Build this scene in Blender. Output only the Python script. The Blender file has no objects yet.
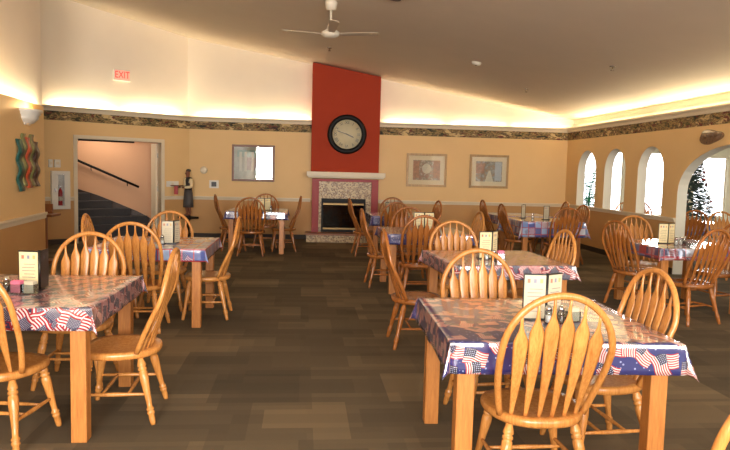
import bpy, bmesh, math, random
from mathutils import Vector, Matrix
random.seed(7)
S = bpy.context.scene
COL = S.collection
PI = math.pi
R = math.radians

# ------------------------------------------------------------------ materials
def lin(c):
    out = []
    for v in c:
        v = v / 255.0
        out.append(v / 12.92 if v <= 0.04045 else ((v + 0.055) / 1.055) ** 2.4)
    return tuple(out) + (1.0,)

class NT:
    def __init__(s, name):
        s.m = bpy.data.materials.new(name)
        s.m.use_nodes = True
        s.t = s.m.node_tree
        s.b = s.t.nodes['Principled BSDF']
        s.out = s.t.nodes['Material Output']
    def n(s, typ, **k):
        nd = s.t.nodes.new(typ)
        for a, v in k.items():
            setattr(nd, a, v)
        return nd
    def link(s, a, b):
        s.t.links.new(a, b)
    def put(s, sock, v):
        if hasattr(v, 'is_output'):
            s.link(v, sock)
        else:
            sock.default_value = v
    def math(s, op, a, b=None, c=None, clamp=False):
        nd = s.n('ShaderNodeMath', operation=op, use_clamp=clamp)
        s.put(nd.inputs[0], a)
        if b is not None: s.put(nd.inputs[1], b)
        if c is not None: s.put(nd.inputs[2], c)
        return nd.outputs[0]
    def vmath(s, op, a, b=None):
        nd = s.n('ShaderNodeVectorMath', operation=op)
        s.put(nd.inputs[0], a)
        if b is not None: s.put(nd.inputs[1], b)
        return nd.outputs['Vector'] if op not in ('LENGTH', 'DISTANCE', 'DOT_PRODUCT') else nd.outputs['Value']
    def mix(s, f, a, b, blend='MIX'):
        nd = s.n('ShaderNodeMix', data_type='RGBA', blend_type=blend)
        s.put(nd.inputs[0], f); s.put(nd.inputs[6], a); s.put(nd.inputs[7], b)
        return nd.outputs[2]
    def sep(s, v):
        nd = s.n('ShaderNodeSeparateXYZ'); s.put(nd.inputs[0], v)
        return nd.outputs
    def comb(s, x, y, z=0.0):
        nd = s.n('ShaderNodeCombineXYZ')
        s.put(nd.inputs[0], x); s.put(nd.inputs[1], y); s.put(nd.inputs[2], z)
        return nd.outputs[0]
    def noise(s, vec, scale, detail=3, rough=0.5, out=0):
        nd = s.n('ShaderNodeTexNoise')
        s.put(nd.inputs['Vector'], vec)
        nd.inputs['Scale'].default_value = scale
        nd.inputs['Detail'].default_value = detail
        nd.inputs['Roughness'].default_value = rough
        return nd.outputs[out]
    def ramp(s, f, stops, interp='LINEAR'):
        nd = s.n('ShaderNodeValToRGB')
        cr = nd.color_ramp; cr.interpolation = interp
        while len(cr.elements) < len(stops): cr.elements.new(0.5)
        for e, (p, c) in zip(cr.elements, stops):
            e.position = p; e.color = c
        s.put(nd.inputs[0], f)
        return nd.outputs[0]
    def bump(s, h, strength=0.2, dist=0.01):
        nd = s.n('ShaderNodeBump')
        nd.inputs['Strength'].default_value = strength
        nd.inputs['Distance'].default_value = dist
        s.put(nd.inputs['Height'], h)
        s.link(nd.outputs[0], s.b.inputs['Normal'])
    def obj(s):
        return s.n('ShaderNodeTexCoord').outputs['Object']
    def uv(s):
        return s.n('ShaderNodeTexCoord').outputs['UV']
    def pos(s):
        return s.n('ShaderNodeNewGeometry').outputs['Position']
    def set(s, col=None, rough=0.5, metal=0.0, spec=None, emit=None, estr=1.0, coat=None, coatr=0.05):
        if col is not None: s.put(s.b.inputs['Base Color'], col)
        s.put(s.b.inputs['Roughness'], rough)
        s.b.inputs['Metallic'].default_value = metal
        if spec is not None: s.b.inputs['Specular IOR Level'].default_value = spec
        if emit is not None:
            s.put(s.b.inputs['Emission Color'], emit); s.b.inputs['Emission Strength'].default_value = estr
        if coat is not None:
            s.b.inputs['Coat Weight'].default_value = coat; s.b.inputs['Coat IOR'].default_value = 2.3; s.b.inputs['Coat Roughness'].default_value = coatr
        return s.m

def plain(name, rgb, rough=0.5, metal=0.0, spec=None, var=0.05, scale=30):
    n = NT(name)
    c = lin(rgb)
    f = n.noise(n.obj(), scale, 3)
    d = tuple(max(0, v * (1 - var * 2)) for v in c[:3]) + (1,)
    l = tuple(min(1, v * (1 + var * 2)) for v in c[:3]) + (1,)
    return n.set(n.mix(f, d, l), rough, metal, spec)

def wood(name, dark, light, rough=0.28, axis='Z', scale=14):
    n = NT(name)
    o = n.obj()
    mp = n.n('ShaderNodeMapping')
    n.link(o, mp.inputs[0])
    mp.inputs['Scale'].default_value = {'Z': (1, 1, .09), 'X': (.09, 1, 1), 'Y': (1, .09, 1)}[axis]
    oi = n.n('ShaderNodeObjectInfo')
    v = n.vmath('ADD', mp.outputs[0], n.comb(oi.outputs['Random'], oi.outputs['Random'], oi.outputs['Random']))
    f1 = n.noise(v, scale * 3, 4, .6)
    f2 = n.noise(v, scale * 12, 2, .5)
    f = n.math('ADD', n.math('MULTIPLY', f1, .75), n.math('MULTIPLY', f2, .3))
    col = n.ramp(f, [(.3, lin(dark)), (.68, lin(light))])
    rnd = n.math('MULTIPLY_ADD', oi.outputs['Random'], .22, .88)
    col = n.mix(1.0, col, n.comb(rnd, rnd, rnd), 'MULTIPLY')
    n.bump(f, .05, .002)
    return n.set(col, rough, spec=.55)

M = {}
M['oak'] = wood('honey_oak', (174, 108, 48), (208, 144, 76), .27)
M['oak_dark'] = wood('brown_oak', (136, 78, 32), (172, 106, 50), .25)
M['table_oak'] = wood('table_leg_oak', (162, 98, 42), (192, 126, 62), .38)
M['shelf_wood'] = wood('stand_wood', (120, 66, 30), (156, 92, 46), .4)
M['brown_wood'] = wood('dark_frame_wood', (84, 42, 18), (116, 62, 30), .4)
M['gilt'] = wood('pale_gilt_wood', (150, 112, 68), (196, 158, 106), .4)
M['black'] = plain('black_plastic', (22, 20, 19), .35)
M['black_rim'] = plain('black_clock_rim', (22, 19, 18), .5, spec=.2)
M['white'] = plain('white_enamel', (226, 220, 208), .4, var=.02)
M['cream_trim'] = plain('cream_trim', (222, 206, 178), .45, var=.02)
M['upper'] = plain('upper_wall_white', (240, 226, 206), .7, var=.015, scale=3)
M['ceil'] = plain('ceiling_white', (216, 200, 180), .75, var=.02, scale=2)
M['red'] = plain('red_paint', (166, 62, 40), .85, spec=.15, var=.03, scale=4)
M['pilaster'] = plain('red_pilaster', (158, 44, 44), .5, var=.04, scale=8)
M['chrome'] = plain('chrome', (205, 205, 205), .18, 1.0)
M['brass'] = plain('brass', (142, 116, 78), .42, 1.0)
M['fan'] = plain('fan_white', (214, 204, 186), .4, var=.02)
M['fan_blade'] = plain('fan_blade', (176, 158, 136), .5, var=.03)
M['dark_metal'] = plain('dark_metal', (40, 34, 30), .4, .6)
M['stringer'] = plain('dark_stringer', (52, 32, 22), .45)
M['stair_carpet'] = plain('stair_carpet', (62, 60, 62), .95, var=.2, scale=120)
M['stair_wall'] = plain('stair_wall', (206, 160, 124), .7, var=.02, scale=2)
M['adj_wall'] = plain('garden_room_wall', (226, 222, 206), .7, var=.02, scale=2)
M['baseb'] = plain('dark_baseboard', (48, 34, 26), .6)
M['red_metal'] = plain('extinguisher_red', (176, 22, 24), .3)
M['pink'] = plain('pink_packets', (232, 120, 150), .6, var=.1, scale=90)
M['paper'] = plain('white_paper', (200, 190, 164), .6, var=.02)
M['cream_paper'] = plain('cream_paper', (228, 212, 164), .6, var=.06, scale=60)
M['ink'] = plain('grey_ink', (140, 132, 122), .6)
M['ink_red'] = plain('red_ink', (190, 120, 96), .6)
M['ink_blue'] = plain('blue_ink', (140, 140, 156), .6)
M['ink_gold'] = plain('gold_ink', (206, 172, 110), .6)
M['salt'] = plain('salt_white', (240, 238, 232), .8)
M['pepper'] = plain('pepper_brown', (80, 66, 52), .8)

def two_tone():
    n = NT('two_tone_wall_paint')
    z = n.sep(n.pos())[2]
    f = n.math('GREATER_THAN', z, .86)
    nz = n.noise(n.pos(), 2.5, 3)
    a = n.mix(nz, lin((192, 144, 88)), lin((202, 154, 96)))
    b = n.mix(nz, lin((222, 184, 126)), lin((228, 190, 134)))
    fine = n.noise(n.pos(), 160, 2)
    n.bump(fine, .08, .003)
    return n.set(n.mix(f, a, b), .6)
M['wall'] = two_tone()

def carpet():
    n = NT('carpet_tiles')
    p = n.pos()
    def br(scale, w, h, off, vec):
        b = n.n('ShaderNodeTexBrick', offset=.5, offset_frequency=off)
        n.link(vec, b.inputs['Vector'])
        b.inputs['Scale'].default_value = scale
        b.inputs['Mortar Size'].default_value = 0
        b.inputs['Brick Width'].default_value = w
        b.inputs['Row Height'].default_value = h
        b.inputs['Color1'].default_value = (0, 0, 0, 1)
        b.inputs['Color2'].default_value = (1, 1, 1, 1)
        return b.outputs['Color']
    a = br(1, .61, .61, 2, p)
    b = br(1, .61, .305, 2, n.vmath('ADD', p, (.22, .13, 0)))
    c = br(1, .915, .153, 3, n.vmath('ADD', p, (.41, .07, 0)))
    f = n.math('ADD', n.math('ADD', n.math('MULTIPLY', n.sep(a)[0], .45), n.math('MULTIPLY', n.sep(b)[0], .33)), n.math('MULTIPLY', n.sep(c)[0], .22))
    ns = n.noise(p, 260, 2)
    col = n.ramp(f, [(0.1, lin((78, 69, 55))), (.5, lin((96, 84, 66))), (.9, lin((126, 108, 82)))])
    k = n.math('MULTIPLY_ADD', ns, .6, .7)
    col = n.mix(1.0, col, n.comb(k, k, k), 'MULTIPLY')
    n.bump(ns, .5, .004)
    return n.set(col, .95, spec=.15)
M['carpet'] = carpet()

def border():
    n = NT('leafy_wallpaper_border')
    p = n.pos()
    mp = n.n('ShaderNodeMapping'); n.link(p, mp.inputs[0]); mp.inputs['Scale'].default_value = (3.4, 3.4, 9)
    d = n.noise(mp.outputs[0], 1.2, 2, .5, 1)
    v = n.vmath('ADD', mp.outputs[0], n.vmath('MULTIPLY', d, (1.5, 1.5, 1.5)))
    f = n.noise(v, 1.0, 4, .6)
    g = n.noise(v, 2.2, 2)
    col = n.ramp(f, [(.36, lin((34, 28, 18))), (.43, lin((88, 80, 44))), (.485, lin((176, 142, 88))),
                     (.53, lin((48, 36, 22))), (.62, lin((206, 176, 122)))])
    col = n.mix(n.math('GREATER_THAN', g, .62), col, lin((104, 44, 32)))
    return n.set(col, .7)
M['border'] = border()

def mosaic():
    n = NT('mosaic_tile')
    p = n.pos()
    v = n.n('ShaderNodeTexVoronoi', feature='F1'); n.link(p, v.inputs['Vector'])
    v.inputs['Scale'].default_value = 34
    e = n.n('ShaderNodeTexVoronoi', feature='DISTANCE_TO_EDGE'); n.link(p, e.inputs['Vector'])
    e.inputs['Scale'].default_value = 34
    c = n.ramp(n.sep(v.outputs['Color'])[0], [(0, lin((126, 90, 50))), (.35, lin((196, 168, 116))), (.7, lin((158, 122, 72))), (1, lin((222, 202, 156)))], 'CONSTANT')
    m = n.math('LESS_THAN', e.outputs['Distance'], .05)
    return n.set(n.mix(m, c, lin((202, 180, 146))), .4)
M['mosaic'] = mosaic()

def glass(name='clear_pane', f=.12, tint=(.97, .98, 1, 1), rough=.02):
    n = NT(name)
    t = n.n('ShaderNodeBsdfTransparent'); t.inputs[0].default_value = tint
    g = n.n('ShaderNodeBsdfGlossy'); g.inputs['Roughness'].default_value = rough
    mx = n.n('ShaderNodeMixShader')
    fr = n.n('ShaderNodeFresnel'); fr.inputs[0].default_value = 1.45
    n.put(mx.inputs[0], n.math('ADD', fr.outputs[0], f * .2, clamp=True))
    n.link(t.outputs[0], mx.inputs[1]); n.link(g.outputs[0], mx.inputs[2])
    n.link(mx.outputs[0], n.out.inputs['Surface'])
    return n.m
M['pane'] = glass()
M['shaker'] = glass('shaker_glass', .5, (.86, .9, .92, 1), .05)
M['fire_glass'] = glass('firebox_glass', .3, (.35, .35, .36, 1), .04)

def flag_layer(n, uvv, s, seed, rot, hx=.44, hy=.29, cx=-.05, cy=-.12, white=(228, 214, 208), red=(172, 26, 40), ns=6.5, duty=.5):
    """small flags, one per cell, each turned by its own angle -> (mask, colour)"""
    v = n.n('ShaderNodeVectorRotate', rotation_type='Z_AXIS'); n.put(v.inputs['Vector'], uvv)
    v.inputs['Angle'].default_value = rot
    q = n.vmath('ADD', n.vmath('MULTIPLY', v.outputs[0], (1 / s, 1 / s, 0)), (seed * 3.37, seed * 1.71, 0))
    cell = n.vmath('FLOOR', q)
    wn = n.n('ShaderNodeTexWhiteNoise', noise_dimensions='3D'); n.link(n.vmath('ADD', cell, (.5, .5, seed)), wn.inputs['Vector'])
    rc = n.sep(wn.outputs['Color'])
    loc = n.vmath('SUBTRACT', n.vmath('SUBTRACT', q, cell), (.5, .5, 0))
    vr = n.n('ShaderNodeVectorRotate', rotation_type='Z_AXIS'); n.put(vr.inputs['Vector'], loc)
    n.put(vr.inputs['Angle'], n.math('MULTIPLY_ADD', rc[0], 1.5, -.75))
    x, y, _ = n.sep(vr.outputs[0])
    wav = n.math('MULTIPLY', n.math('SINE', n.math('MULTIPLY', x, 9.0)), .025)
    y = n.math('ADD', y, wav)
    x = n.math('ADD', x, n.math('MULTIPLY_ADD', rc[1], .16, -.08)); y = n.math('ADD', y, n.math('MULTIPLY_ADD', rc[2], .2, -.1))
    m = n.math('MULTIPLY', n.math('LESS_THAN', n.math('ABSOLUTE', x), hx), n.math('LESS_THAN', n.math('ABSOLUTE', y), hy))
    st = n.math('LESS_THAN', n.math('FRACT', n.math('MULTIPLY', n.math('ADD', y, hy), ns / (2 * hy))), duty)
    col = n.mix(st, lin(white), lin(red))
    can = n.math('MULTIPLY', n.math('LESS_THAN', x, cx * hx), n.math('GREATER_THAN', y, cy * hy))
    fx = n.math('SUBTRACT', n.math('FRACT', n.math('MULTIPLY', x, 14)), .5)
    fy = n.math('SUBTRACT', n.math('FRACT', n.math('MULTIPLY', y, 14)), .5)
    r2 = n.math('ADD', n.math('MULTIPLY', fx, fx), n.math('MULTIPLY', fy, fy))
    star = n.math('LESS_THAN', r2, .05)
    col = n.mix(can, col, n.mix(star, lin((16, 25, 70)), lin((206, 208, 220))))
    if hx < .46: m = n.math('MULTIPLY', m, n.math('GREATER_THAN', n.math('FRACT', n.math('MULTIPLY', rc[0], 7.3)), .3))
    return m, col

def cloth_flags(name, s, base, dotc, layers=2, cover=1.0):
    n = NT(name)
    uvv = n.uv()
    v = n.n('ShaderNodeTexVoronoi', feature='F1'); n.link(uvv, v.inputs['Vector']); v.inputs['Scale'].default_value = 42
    col = n.mix(n.math('LESS_THAN', v.outputs['Distance'], .2), lin(base), lin(dotc))
    for k in range(layers):
        m, c = flag_layer(n, uvv, s, k + 1.3, .3 + 1.1 * k, .44 * max(1, cover), .29 * max(1, cover)) if cover >= 1 else flag_layer(n, uvv, s, k + 1.3, .3 + 1.1 * k, .5, .38, .12, -.4, (232, 218, 218), (160, 8, 34), 5.0, .56)
        col = n.mix(m, col, c)
    return n.set(col, .32, spec=.5, coat=1.0, coatr=.09)
M['cloth_navy'] = cloth_flags('navy_flag_vinyl', .125, (34, 44, 112), (150, 160, 206), 2)
M['cloth_navy'].node_tree.nodes['Principled BSDF'].inputs['Coat IOR'].default_value = 2.9
M['cloth_packed'] = cloth_flags('packed_flag_vinyl', .112, (36, 38, 78), (190, 60, 70), 4, .54)

def cloth_patch(name, s, cols):
    n = NT(name)
    uvv = n.uv()
    q = n.vmath('MULTIPLY', uvv, (1 / s, 1 / s, 0))
    c = n.vmath('FLOOR', q)
    wn = n.n('ShaderNodeTexWhiteNoise', noise_dimensions='3D'); n.link(c, wn.inputs['Vector'])
    col = n.ramp(n.sep(wn.outputs['Color'])[0], [(i / len(cols), lin(k)) for i, k in enumerate(cols)], 'CONSTANT')
    m, fc = flag_layer(n, uvv, s * 1.7, 2.1, .15)
    col = n.mix(m, col, n.mix(.45, fc, col))
    l = n.vmath('SUBTRACT', q, c)
    x, y, _ = n.sep(l)
    g = n.math('MAXIMUM', n.math('LESS_THAN', x, .1), n.math('LESS_THAN', y, .1))
    col = n.mix(g, col, lin((176, 58, 66)))
    return n.set(col, .32, coat=1.0, coatr=.07)
M['cloth_patch'] = cloth_patch('blue_patchwork_vinyl', .11, [(104, 134, 190), (66, 86, 150), (150, 176, 214), (184, 188, 206), (70, 92, 160)])
M['cloth_union'] = cloth_patch('navy_red_patchwork_vinyl', .13, [(120, 126, 162), (44, 50, 100), (150, 52, 66), (60, 66, 118), (176, 176, 192)])
M['cloth_dark'] = cloth_flags('dark_blue_flag_vinyl', .2, (40, 44, 110), (190, 180, 196), 1)

def art(name, stops, scale):
    n = NT(name)
    o = n.obj()
    f = n.noise(o, scale, 5, .65)
    return n.set(n.ramp(f, [(p, lin(c)) for p, c in stops]), .45, coat=.6, coatr=.03)
M['art_arcade'] = plain('art_ground', (126, 130, 108), .5, var=.25, scale=7)
M['art_warm'] = art('painted_garden_arch', [(.3, (120, 80, 60)), (.42, (184, 128, 100)), (.52, (136, 136, 104)), (.6, (220, 190, 164)), (.7, (170, 130, 100))], 16)
M['art_path'] = art('painted_street_scene', [(.3, (110, 94, 74)), (.43, (178, 134, 90)), (.53, (140, 140, 122)), (.62, (208, 192, 168)), (.7, (150, 116, 84))], 14)
M['art_green'] = plain('art_green', (94, 128, 110), .5, var=.1, scale=9)
M['art_pillar'] = plain('art_pillar', (164, 158, 128), .5, var=.1, scale=9)
M['art_brown'] = plain('art_brown', (112, 92, 84), .5, var=.2, scale=9)
M['art_pale'] = plain('art_pale', (214, 200, 166), .5, var=.12, scale=12)
M['art_rust'] = plain('art_rust', (176, 124, 84), .5, var=.3, scale=18)
M['art_blue'] = plain('art_blue', (190, 190, 184), .5, var=.1, scale=10)
M['mat_board'] = plain('mat_board', (236, 214, 170), .7, var=.02)
M['wave_teal'] = plain('teal_lacquer', (26, 74, 66), .35, var=.35, scale=14)
M['wave_red'] = plain('orange_red_lacquer', (176, 74, 40), .35, var=.3, scale=14)
M['wave_green'] = plain('mottled_green_lacquer', (112, 108, 62), .35, var=.35, scale=14)
M['wave_brown'] = plain('dark_brown_lacquer', (62, 34, 24), .35, var=.3, scale=14)
M['clock_face'] = plain('aged_clock_face', (206, 192, 156), .55, var=.06, scale=6)
M['skin'] = plain('painted_figure_skin', (120, 70, 46), .5)
M['shirt'] = plain('painted_cream_shirt', (222, 200, 156), .55)
M['vest'] = plain('painted_black_vest', (30, 24, 24), .5)
M['apron'] = plain('painted_grey_apron', (74, 68, 66), .6)
M['leaf'] = plain('plant_leaf', (40, 150, 110), .5, var=.25, scale=20)
M['fir'] = plain('fir_needles', (74, 92, 84), .7, var=.3, scale=25)
M['bauble'] = plain('silver_bauble', (214, 220, 235), .15, .8)
M['bauble_red'] = plain('red_bauble', (150, 40, 44), .2, .3)
M['terracotta'] = plain('terracotta_pot', (150, 84, 52), .8)
M['plaque'] = art('carved_plaque', [(.3, (50, 30, 22)), (.5, (120, 84, 50)), (.6, (70, 34, 28)), (.75, (180, 150, 92))], 22)
def emat(name, rgb, st):
    n = NT(name); c = lin(rgb)
    return n.set(c, .5, emit=c, estr=st)
M['exit_red'] = emat('lit_exit_red', (232, 48, 36), 1.0)
M['exit_panel'] = emat('lit_exit_panel', (236, 170, 148), .55)
M['lamp_glow'] = emat('lamp_glow', (255, 190, 110), 6.0)

# ------------------------------------------------------------------ mesh builder
class MB:
    def __init__(s):
        s.v = []; s.f = []; s.mi = []; s.sm = []; s.uv = None
    def add(s, vs, fs, mi=0, smooth=False):
        b = len(s.v)
        s.v += [tuple(p) for p in vs]
        for f in fs:
            s.f.append(tuple(b + i for i in f)); s.mi.append(mi); s.sm.append(smooth)
        return s
    def box(s, x0, x1, y0, y1, z0, z1, mi=0, mat=None):
        vs = [(x, y, z) for z in (z0, z1) for y in (y0, y1) for x in (x0, x1)]
        if mat is not None: vs = [mat @ Vector(p) for p in vs]
        return s.add(vs, [(0, 2, 3, 1), (4, 5, 7, 6), (0, 1, 5, 4), (2, 6, 7, 3), (0, 4, 6, 2), (1, 3, 7, 5)], mi)
    def prism(s, pts, fn, mi=0):
        """pts 2D outline (ccw); fn(p, k) -> 3D for k = 0, 1"""
        n = len(pts)
        vs = [fn(p, 0) for p in pts] + [fn(p, 1) for p in pts]
        fs = [tuple(range(n))[::-1], tuple(range(n, 2 * n))] + [(i, (i + 1) % n, n + (i + 1) % n, n + i) for i in range(n)]
        return s.add(vs, fs, mi)
    def tube(s, path, rad, seg=8, mi=0, cap=True, flat=None, up=None):
        """sweep; rad number or list; flat = (a, b) scale along two cross axes; up = reference vector"""
        P = [Vector(p) for p in path]; n = len(P)
        rs = rad if isinstance(rad, (list, tuple)) else [rad] * n
        vs = []
        prev = None
        for i in range(n):
            t = (P[min(i + 1, n - 1)] - P[max(i - 1, 0)]).normalized()
            if up is not None: ref = Vector(up)
            elif prev is not None: ref = prev
            else: ref = Vector((0, 0, 1)) if abs(t.z) < .9 else Vector((1, 0, 0))
            a = (ref - t * ref.dot(t)).normalized(); b = t.cross(a)
            prev = a
            r = rs[i]
            ra, rb = (r if isinstance(r, tuple) else (r, r))
            if flat: ra *= flat[0]; rb *= flat[1]
            for k in range(seg):
                w = 2 * PI * k / seg
                vs.append(P[i] + a * (ra * math.cos(w)) + b * (rb * math.sin(w)))
        fs = [(i * seg + k, i * seg + (k + 1) % seg, (i + 1) * seg + (k + 1) % seg, (i + 1) * seg + k) for i in range(n - 1) for k in range(seg)]
        if cap:
            fs += [tuple(range(seg))[::-1], tuple(range((n - 1) * seg, n * seg))]
        return s.add(vs, fs, mi, True)
    def lathe(s, prof, c=(0, 0, 0), seg=20, mi=0, mat=None, smooth=True):
        vs = []
        for r, z in prof:
            for k in range(seg):
                w = 2 * PI * k / seg
                vs.append(Vector((r * math.cos(w), r * math.sin(w), z)))
        n = len(prof)
        fs = [(i * seg + k, i * seg + (k + 1) % seg, (i + 1) * seg + (k + 1) % seg, (i + 1) * seg + k) for i in range(n - 1) for k in range(seg)]
        fs += [tuple(range(seg))[::-1], tuple(range((n - 1) * seg, n * seg))]
        vs = [(mat @ p if mat is not None else p) + Vector(c) for p in vs]
        return s.add(vs, fs, mi, smooth)
    def ball(s, c, r, seg=12, rings=8, mi=0, sc=(1, 1, 1)):
        prof = [(max(1e-4, math.sin(PI * i / rings)) * r, -math.cos(PI * i / rings) * r) for i in range(rings + 1)]
        return s.lathe(prof, c, seg, mi, Matrix.Diagonal(Vector(sc)))
    def mesh(s, name, mats):
        me = bpy.data.meshes.new(name)
        me.from_pydata([tuple(p) for p in s.v], [], s.f)
        for m in (mats if isinstance(mats, (list, tuple)) else [mats]):
            me.materials.append(M[m] if isinstance(m, str) else m)
        for p, mi, sm in zip(me.polygons, s.mi, s.sm):
            p.material_index = mi; p.use_smooth = sm
        if s.uv:
            ul = me.uv_layers.new(name='UVMap')
            for lp in me.loops:
                ul.data[lp.index].uv = s.uv[lp.vertex_index]
        me.update()
        return me
    def build(s, name, mats, parent=None, bevel=0, fix=True):
        me = s.mesh(name, mats)
        if fix:
            bm = bmesh.new(); bm.from_mesh(me)
            bmesh.ops.recalc_face_normals(bm, faces=bm.faces)
            bm.to_mesh(me); bm.free()
        o = bpy.data.objects.new(name, me)
        COL.objects.link(o)
        if parent is not None: o.parent = parent
        if bevel:
            b = o.modifiers.new('bevel', 'BEVEL'); b.width = bevel; b.segments = 2; b.limit_method = 'ANGLE'; b.angle_limit = R(40)
        return o

def tag(o, label, cat, group=None):
    o['label'] = label; o['category'] = cat
    if group: o['group'] = group
    return o
def struct(o):
    o['kind'] = 'structure'
    return o
def empty(name, label, cat, loc=(0, 0, 0), rz=0, group=None):
    o = bpy.data.objects.new(name, None)
    COL.objects.link(o)
    o.empty_display_size = .1
    o.location = loc; o.rotation_euler = (0, 0, rz)
    return tag(o, label, cat, group)
KIDS = {}
def copy_tree(o, parent=None):
    c = o.copy(); COL.objects.link(c)
    if parent is not None: c.parent = parent
    for ch in list(o.children): copy_tree(ch, c)
    return c
def text(name, body, size, mat, parent, loc, rot, ext=.002, sx=1.0):
    cu = bpy.data.curves.new(name, 'FONT')
    cu.body = body; cu.size = size; cu.extrude = ext; cu.align_x = 'CENTER'; cu.align_y = 'CENTER'
    cu.materials.append(M[mat])
    o = bpy.data.objects.new(name, cu); COL.objects.link(o)
    me = bpy.data.meshes.new_from_object(o.evaluated_get(bpy.context.evaluated_depsgraph_get()))
    bpy.data.objects.remove(o)
    o = bpy.data.objects.new(name, me); COL.objects.link(o)
    if not me.materials: me.materials.append(M[mat])
    o.parent = parent; o.location = loc; o.rotation_euler = rot; o.scale = (sx, 1, 1)
    return o

# ------------------------------------------------------------------ room frame
YB = 14.5                       # main back wall
XR = 5.98                       # arcade wall
RAIL, BZ0, BZ1, LEDGE = .87, 2.345, 2.515, 2.615
SB = .22                        # set-back of the upper walls behind the cove ledge
def cz(x): return 3.88 - .17 * x
AP = Vector((-2.45, 14.5)); AD = Vector((-.806, -.592)).normalized(); AN = Vector((AD.y * -1, AD.x)) # AN points behind the wall
AN = Vector((-.592, .806)).normalized()
def A(s, n, z):
    """point on the canted wall: s along it to the left, n behind its face"""
    q = AP + AD * s + AN * n
    return (q.x, q.y, z)
AROT = math.atan2(-AD.y, -AD.x)            # rotation whose local x runs right along the wall, local -y faces the room
SMAX = 3.9
LP = Vector((-3.35, 8.91)); LD = Vector((-.085, .996)).normalized(); LN = Vector((LD.y, -LD.x))   # LN points into the room
def L(s, n, z):
    q = LP + LD * s + LN * n
    return (q.x, q.y, z)

# floor and ceiling
f = struct(MB().box(-9, 12.2, -3.2, 19, -.06, 0).build('floor', 'carpet'))
mb = MB()
x0, x1 = -8.5, XR + SB + .1
mb.add([(x0, -3.2, cz(x0)), (x1, -3.2, cz(x1)), (x1, 15.0, cz(x1)), (x0, 15.0, cz(x0)),
        (x0, -3.2, cz(x0) + .15), (x1, -3.2, cz(x1) + .15), (x1, 15.0, cz(x1) + .15), (x0, 15.0, cz(x0) + .15)],
       [(0, 1, 2, 3), (4, 7, 6, 5), (0, 4, 5, 1), (1, 5, 6, 2), (2, 6, 7, 3), (3, 7, 4, 0)])
struct(mb.build('ceiling', 'ceil'))

# back wall, lower and upper
struct(MB().box(AP.x, XR, YB, YB + .12, 0, BZ1).build('wall_back', 'wall'))
struct(MB().box(AP.x - .07, XR + SB, YB + SB, YB + SB + .1, BZ1 - .06, 4.6).build('wall_back_upper', 'upper'))
struct(MB().box(AP.x, XR, YB + .12, YB + SB, BZ1 - .06, BZ1 - .02).build('trim_1', 'upper'))
# canted wall with the door opening
DS0, DS1, DZ = .64, 2.33, 2.02
def abox(mb, s0, s1, n0, n1, z0, z1, mi=0):
    vs = [A(s, n, z) for z in (z0, z1) for n in (n0, n1) for s in (s0, s1)]
    return mb.add(vs, [(0, 2, 3, 1), (4, 5, 7, 6), (0, 1, 5, 4), (2, 6, 7, 3), (0, 4, 6, 2), (1, 3, 7, 5)], mi)
mb = MB()
abox(mb, 0, DS0, 0, .12, 0, BZ1); abox(mb, DS1, SMAX, 0, .12, 0, BZ1); abox(mb, DS0, DS1, 0, .12, DZ, BZ1)
struct(mb.build('wall_angled', 'wall'))
mb = MB(); abox(mb, -.1, SMAX, SB, SB + .1, BZ1 - .06, 5.2); struct(mb.build('wall_angled_upper', 'upper'))
mb = MB(); abox(mb, 0, SMAX, .12, SB, BZ1 - .06, BZ1 - .02); struct(mb.build('trim_2', 'upper'))
# left wall and its upper part
def lbox(mb, s0, s1, n0, n1, z0, z1, mi=0):
    vs = [L(s, n, z) for z in (z0, z1) for n in (n0, n1) for s in (s0, s1)]
    return mb.add(vs, [(0, 2, 3, 1), (4, 5, 7, 6), (0, 1, 5, 4), (2, 6, 7, 3), (0, 4, 6, 2), (1, 3, 7, 5)], mi)
LT = 2.27
mb = MB(); lbox(mb, -12.2, 0, -.14, 0, 0, LT); struct(mb.build('wall_left', 'wall'))
mb = MB(); lbox(mb, -12.2, 0, -.34, -.141, LT - .06, LT - .02); struct(mb.build('trim_3', 'upper'))
mb = MB(); lbox(mb, -12.2, 1.12, -.45, -.34, LT - .06, 4.9); struct(mb.build('wall_left_upper', 'upper'))
# rooms behind the left wall: passage end so nothing opens on the void
struct(MB().box(-8.6, -8.5, -3.2, 15, 0, 5.4).build('wall_passage', 'adj_wall'))
# arcade wall with three arched openings and one tall arch
arches = [(12.98, 13.88, .90, 2.09), (11.74, 12.6, .90, 2.09), (10.44, 11.29, .90, 2.09), (7.2, 10.0, 0.0, 2.05), (3.6, 6.4, 0.0, 2.05)]
def arch_curve(y0, y1, top, tall):
    c = (y0 + y1) / 2; a = (y1 - y0) / 2
    b = a if not tall else .72
    N = 20
    return [(c + a * math.cos(PI * k / N), top - b + b * math.sin(PI * k / N)) for k in range(N + 1)]     # y1 -> y0
TW = .165
mb = MB()
ys = sorted([v for a in arches for v in a[:2]])
edges = [-3.2] + ys + [YB + .12]
for i in range(0, len(edges), 2):
    mb.box(XR, XR + TW, edges[i], edges[i + 1], 0, BZ1)
for (y0, y1, sill, top) in arches:
    if sill > 0: mb.box(XR, XR + TW, y0, y1, 0, sill)
    cv = arch_curve(y0, y1, top, sill == 0)
    for (ya, za), (yb, zb) in zip(cv, cv[1:]):
        vs = [(x, y, z) for x in (XR, XR + TW) for (y, z) in ((ya, za), (yb, zb), (yb, BZ1), (ya, BZ1))]
        mb.add(vs, [(0, 1, 2, 3), (7, 6, 5, 4), (0, 4, 5, 1), (2, 6, 7, 3)])
struct(mb.build('wall_right', 'wall'))
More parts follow.
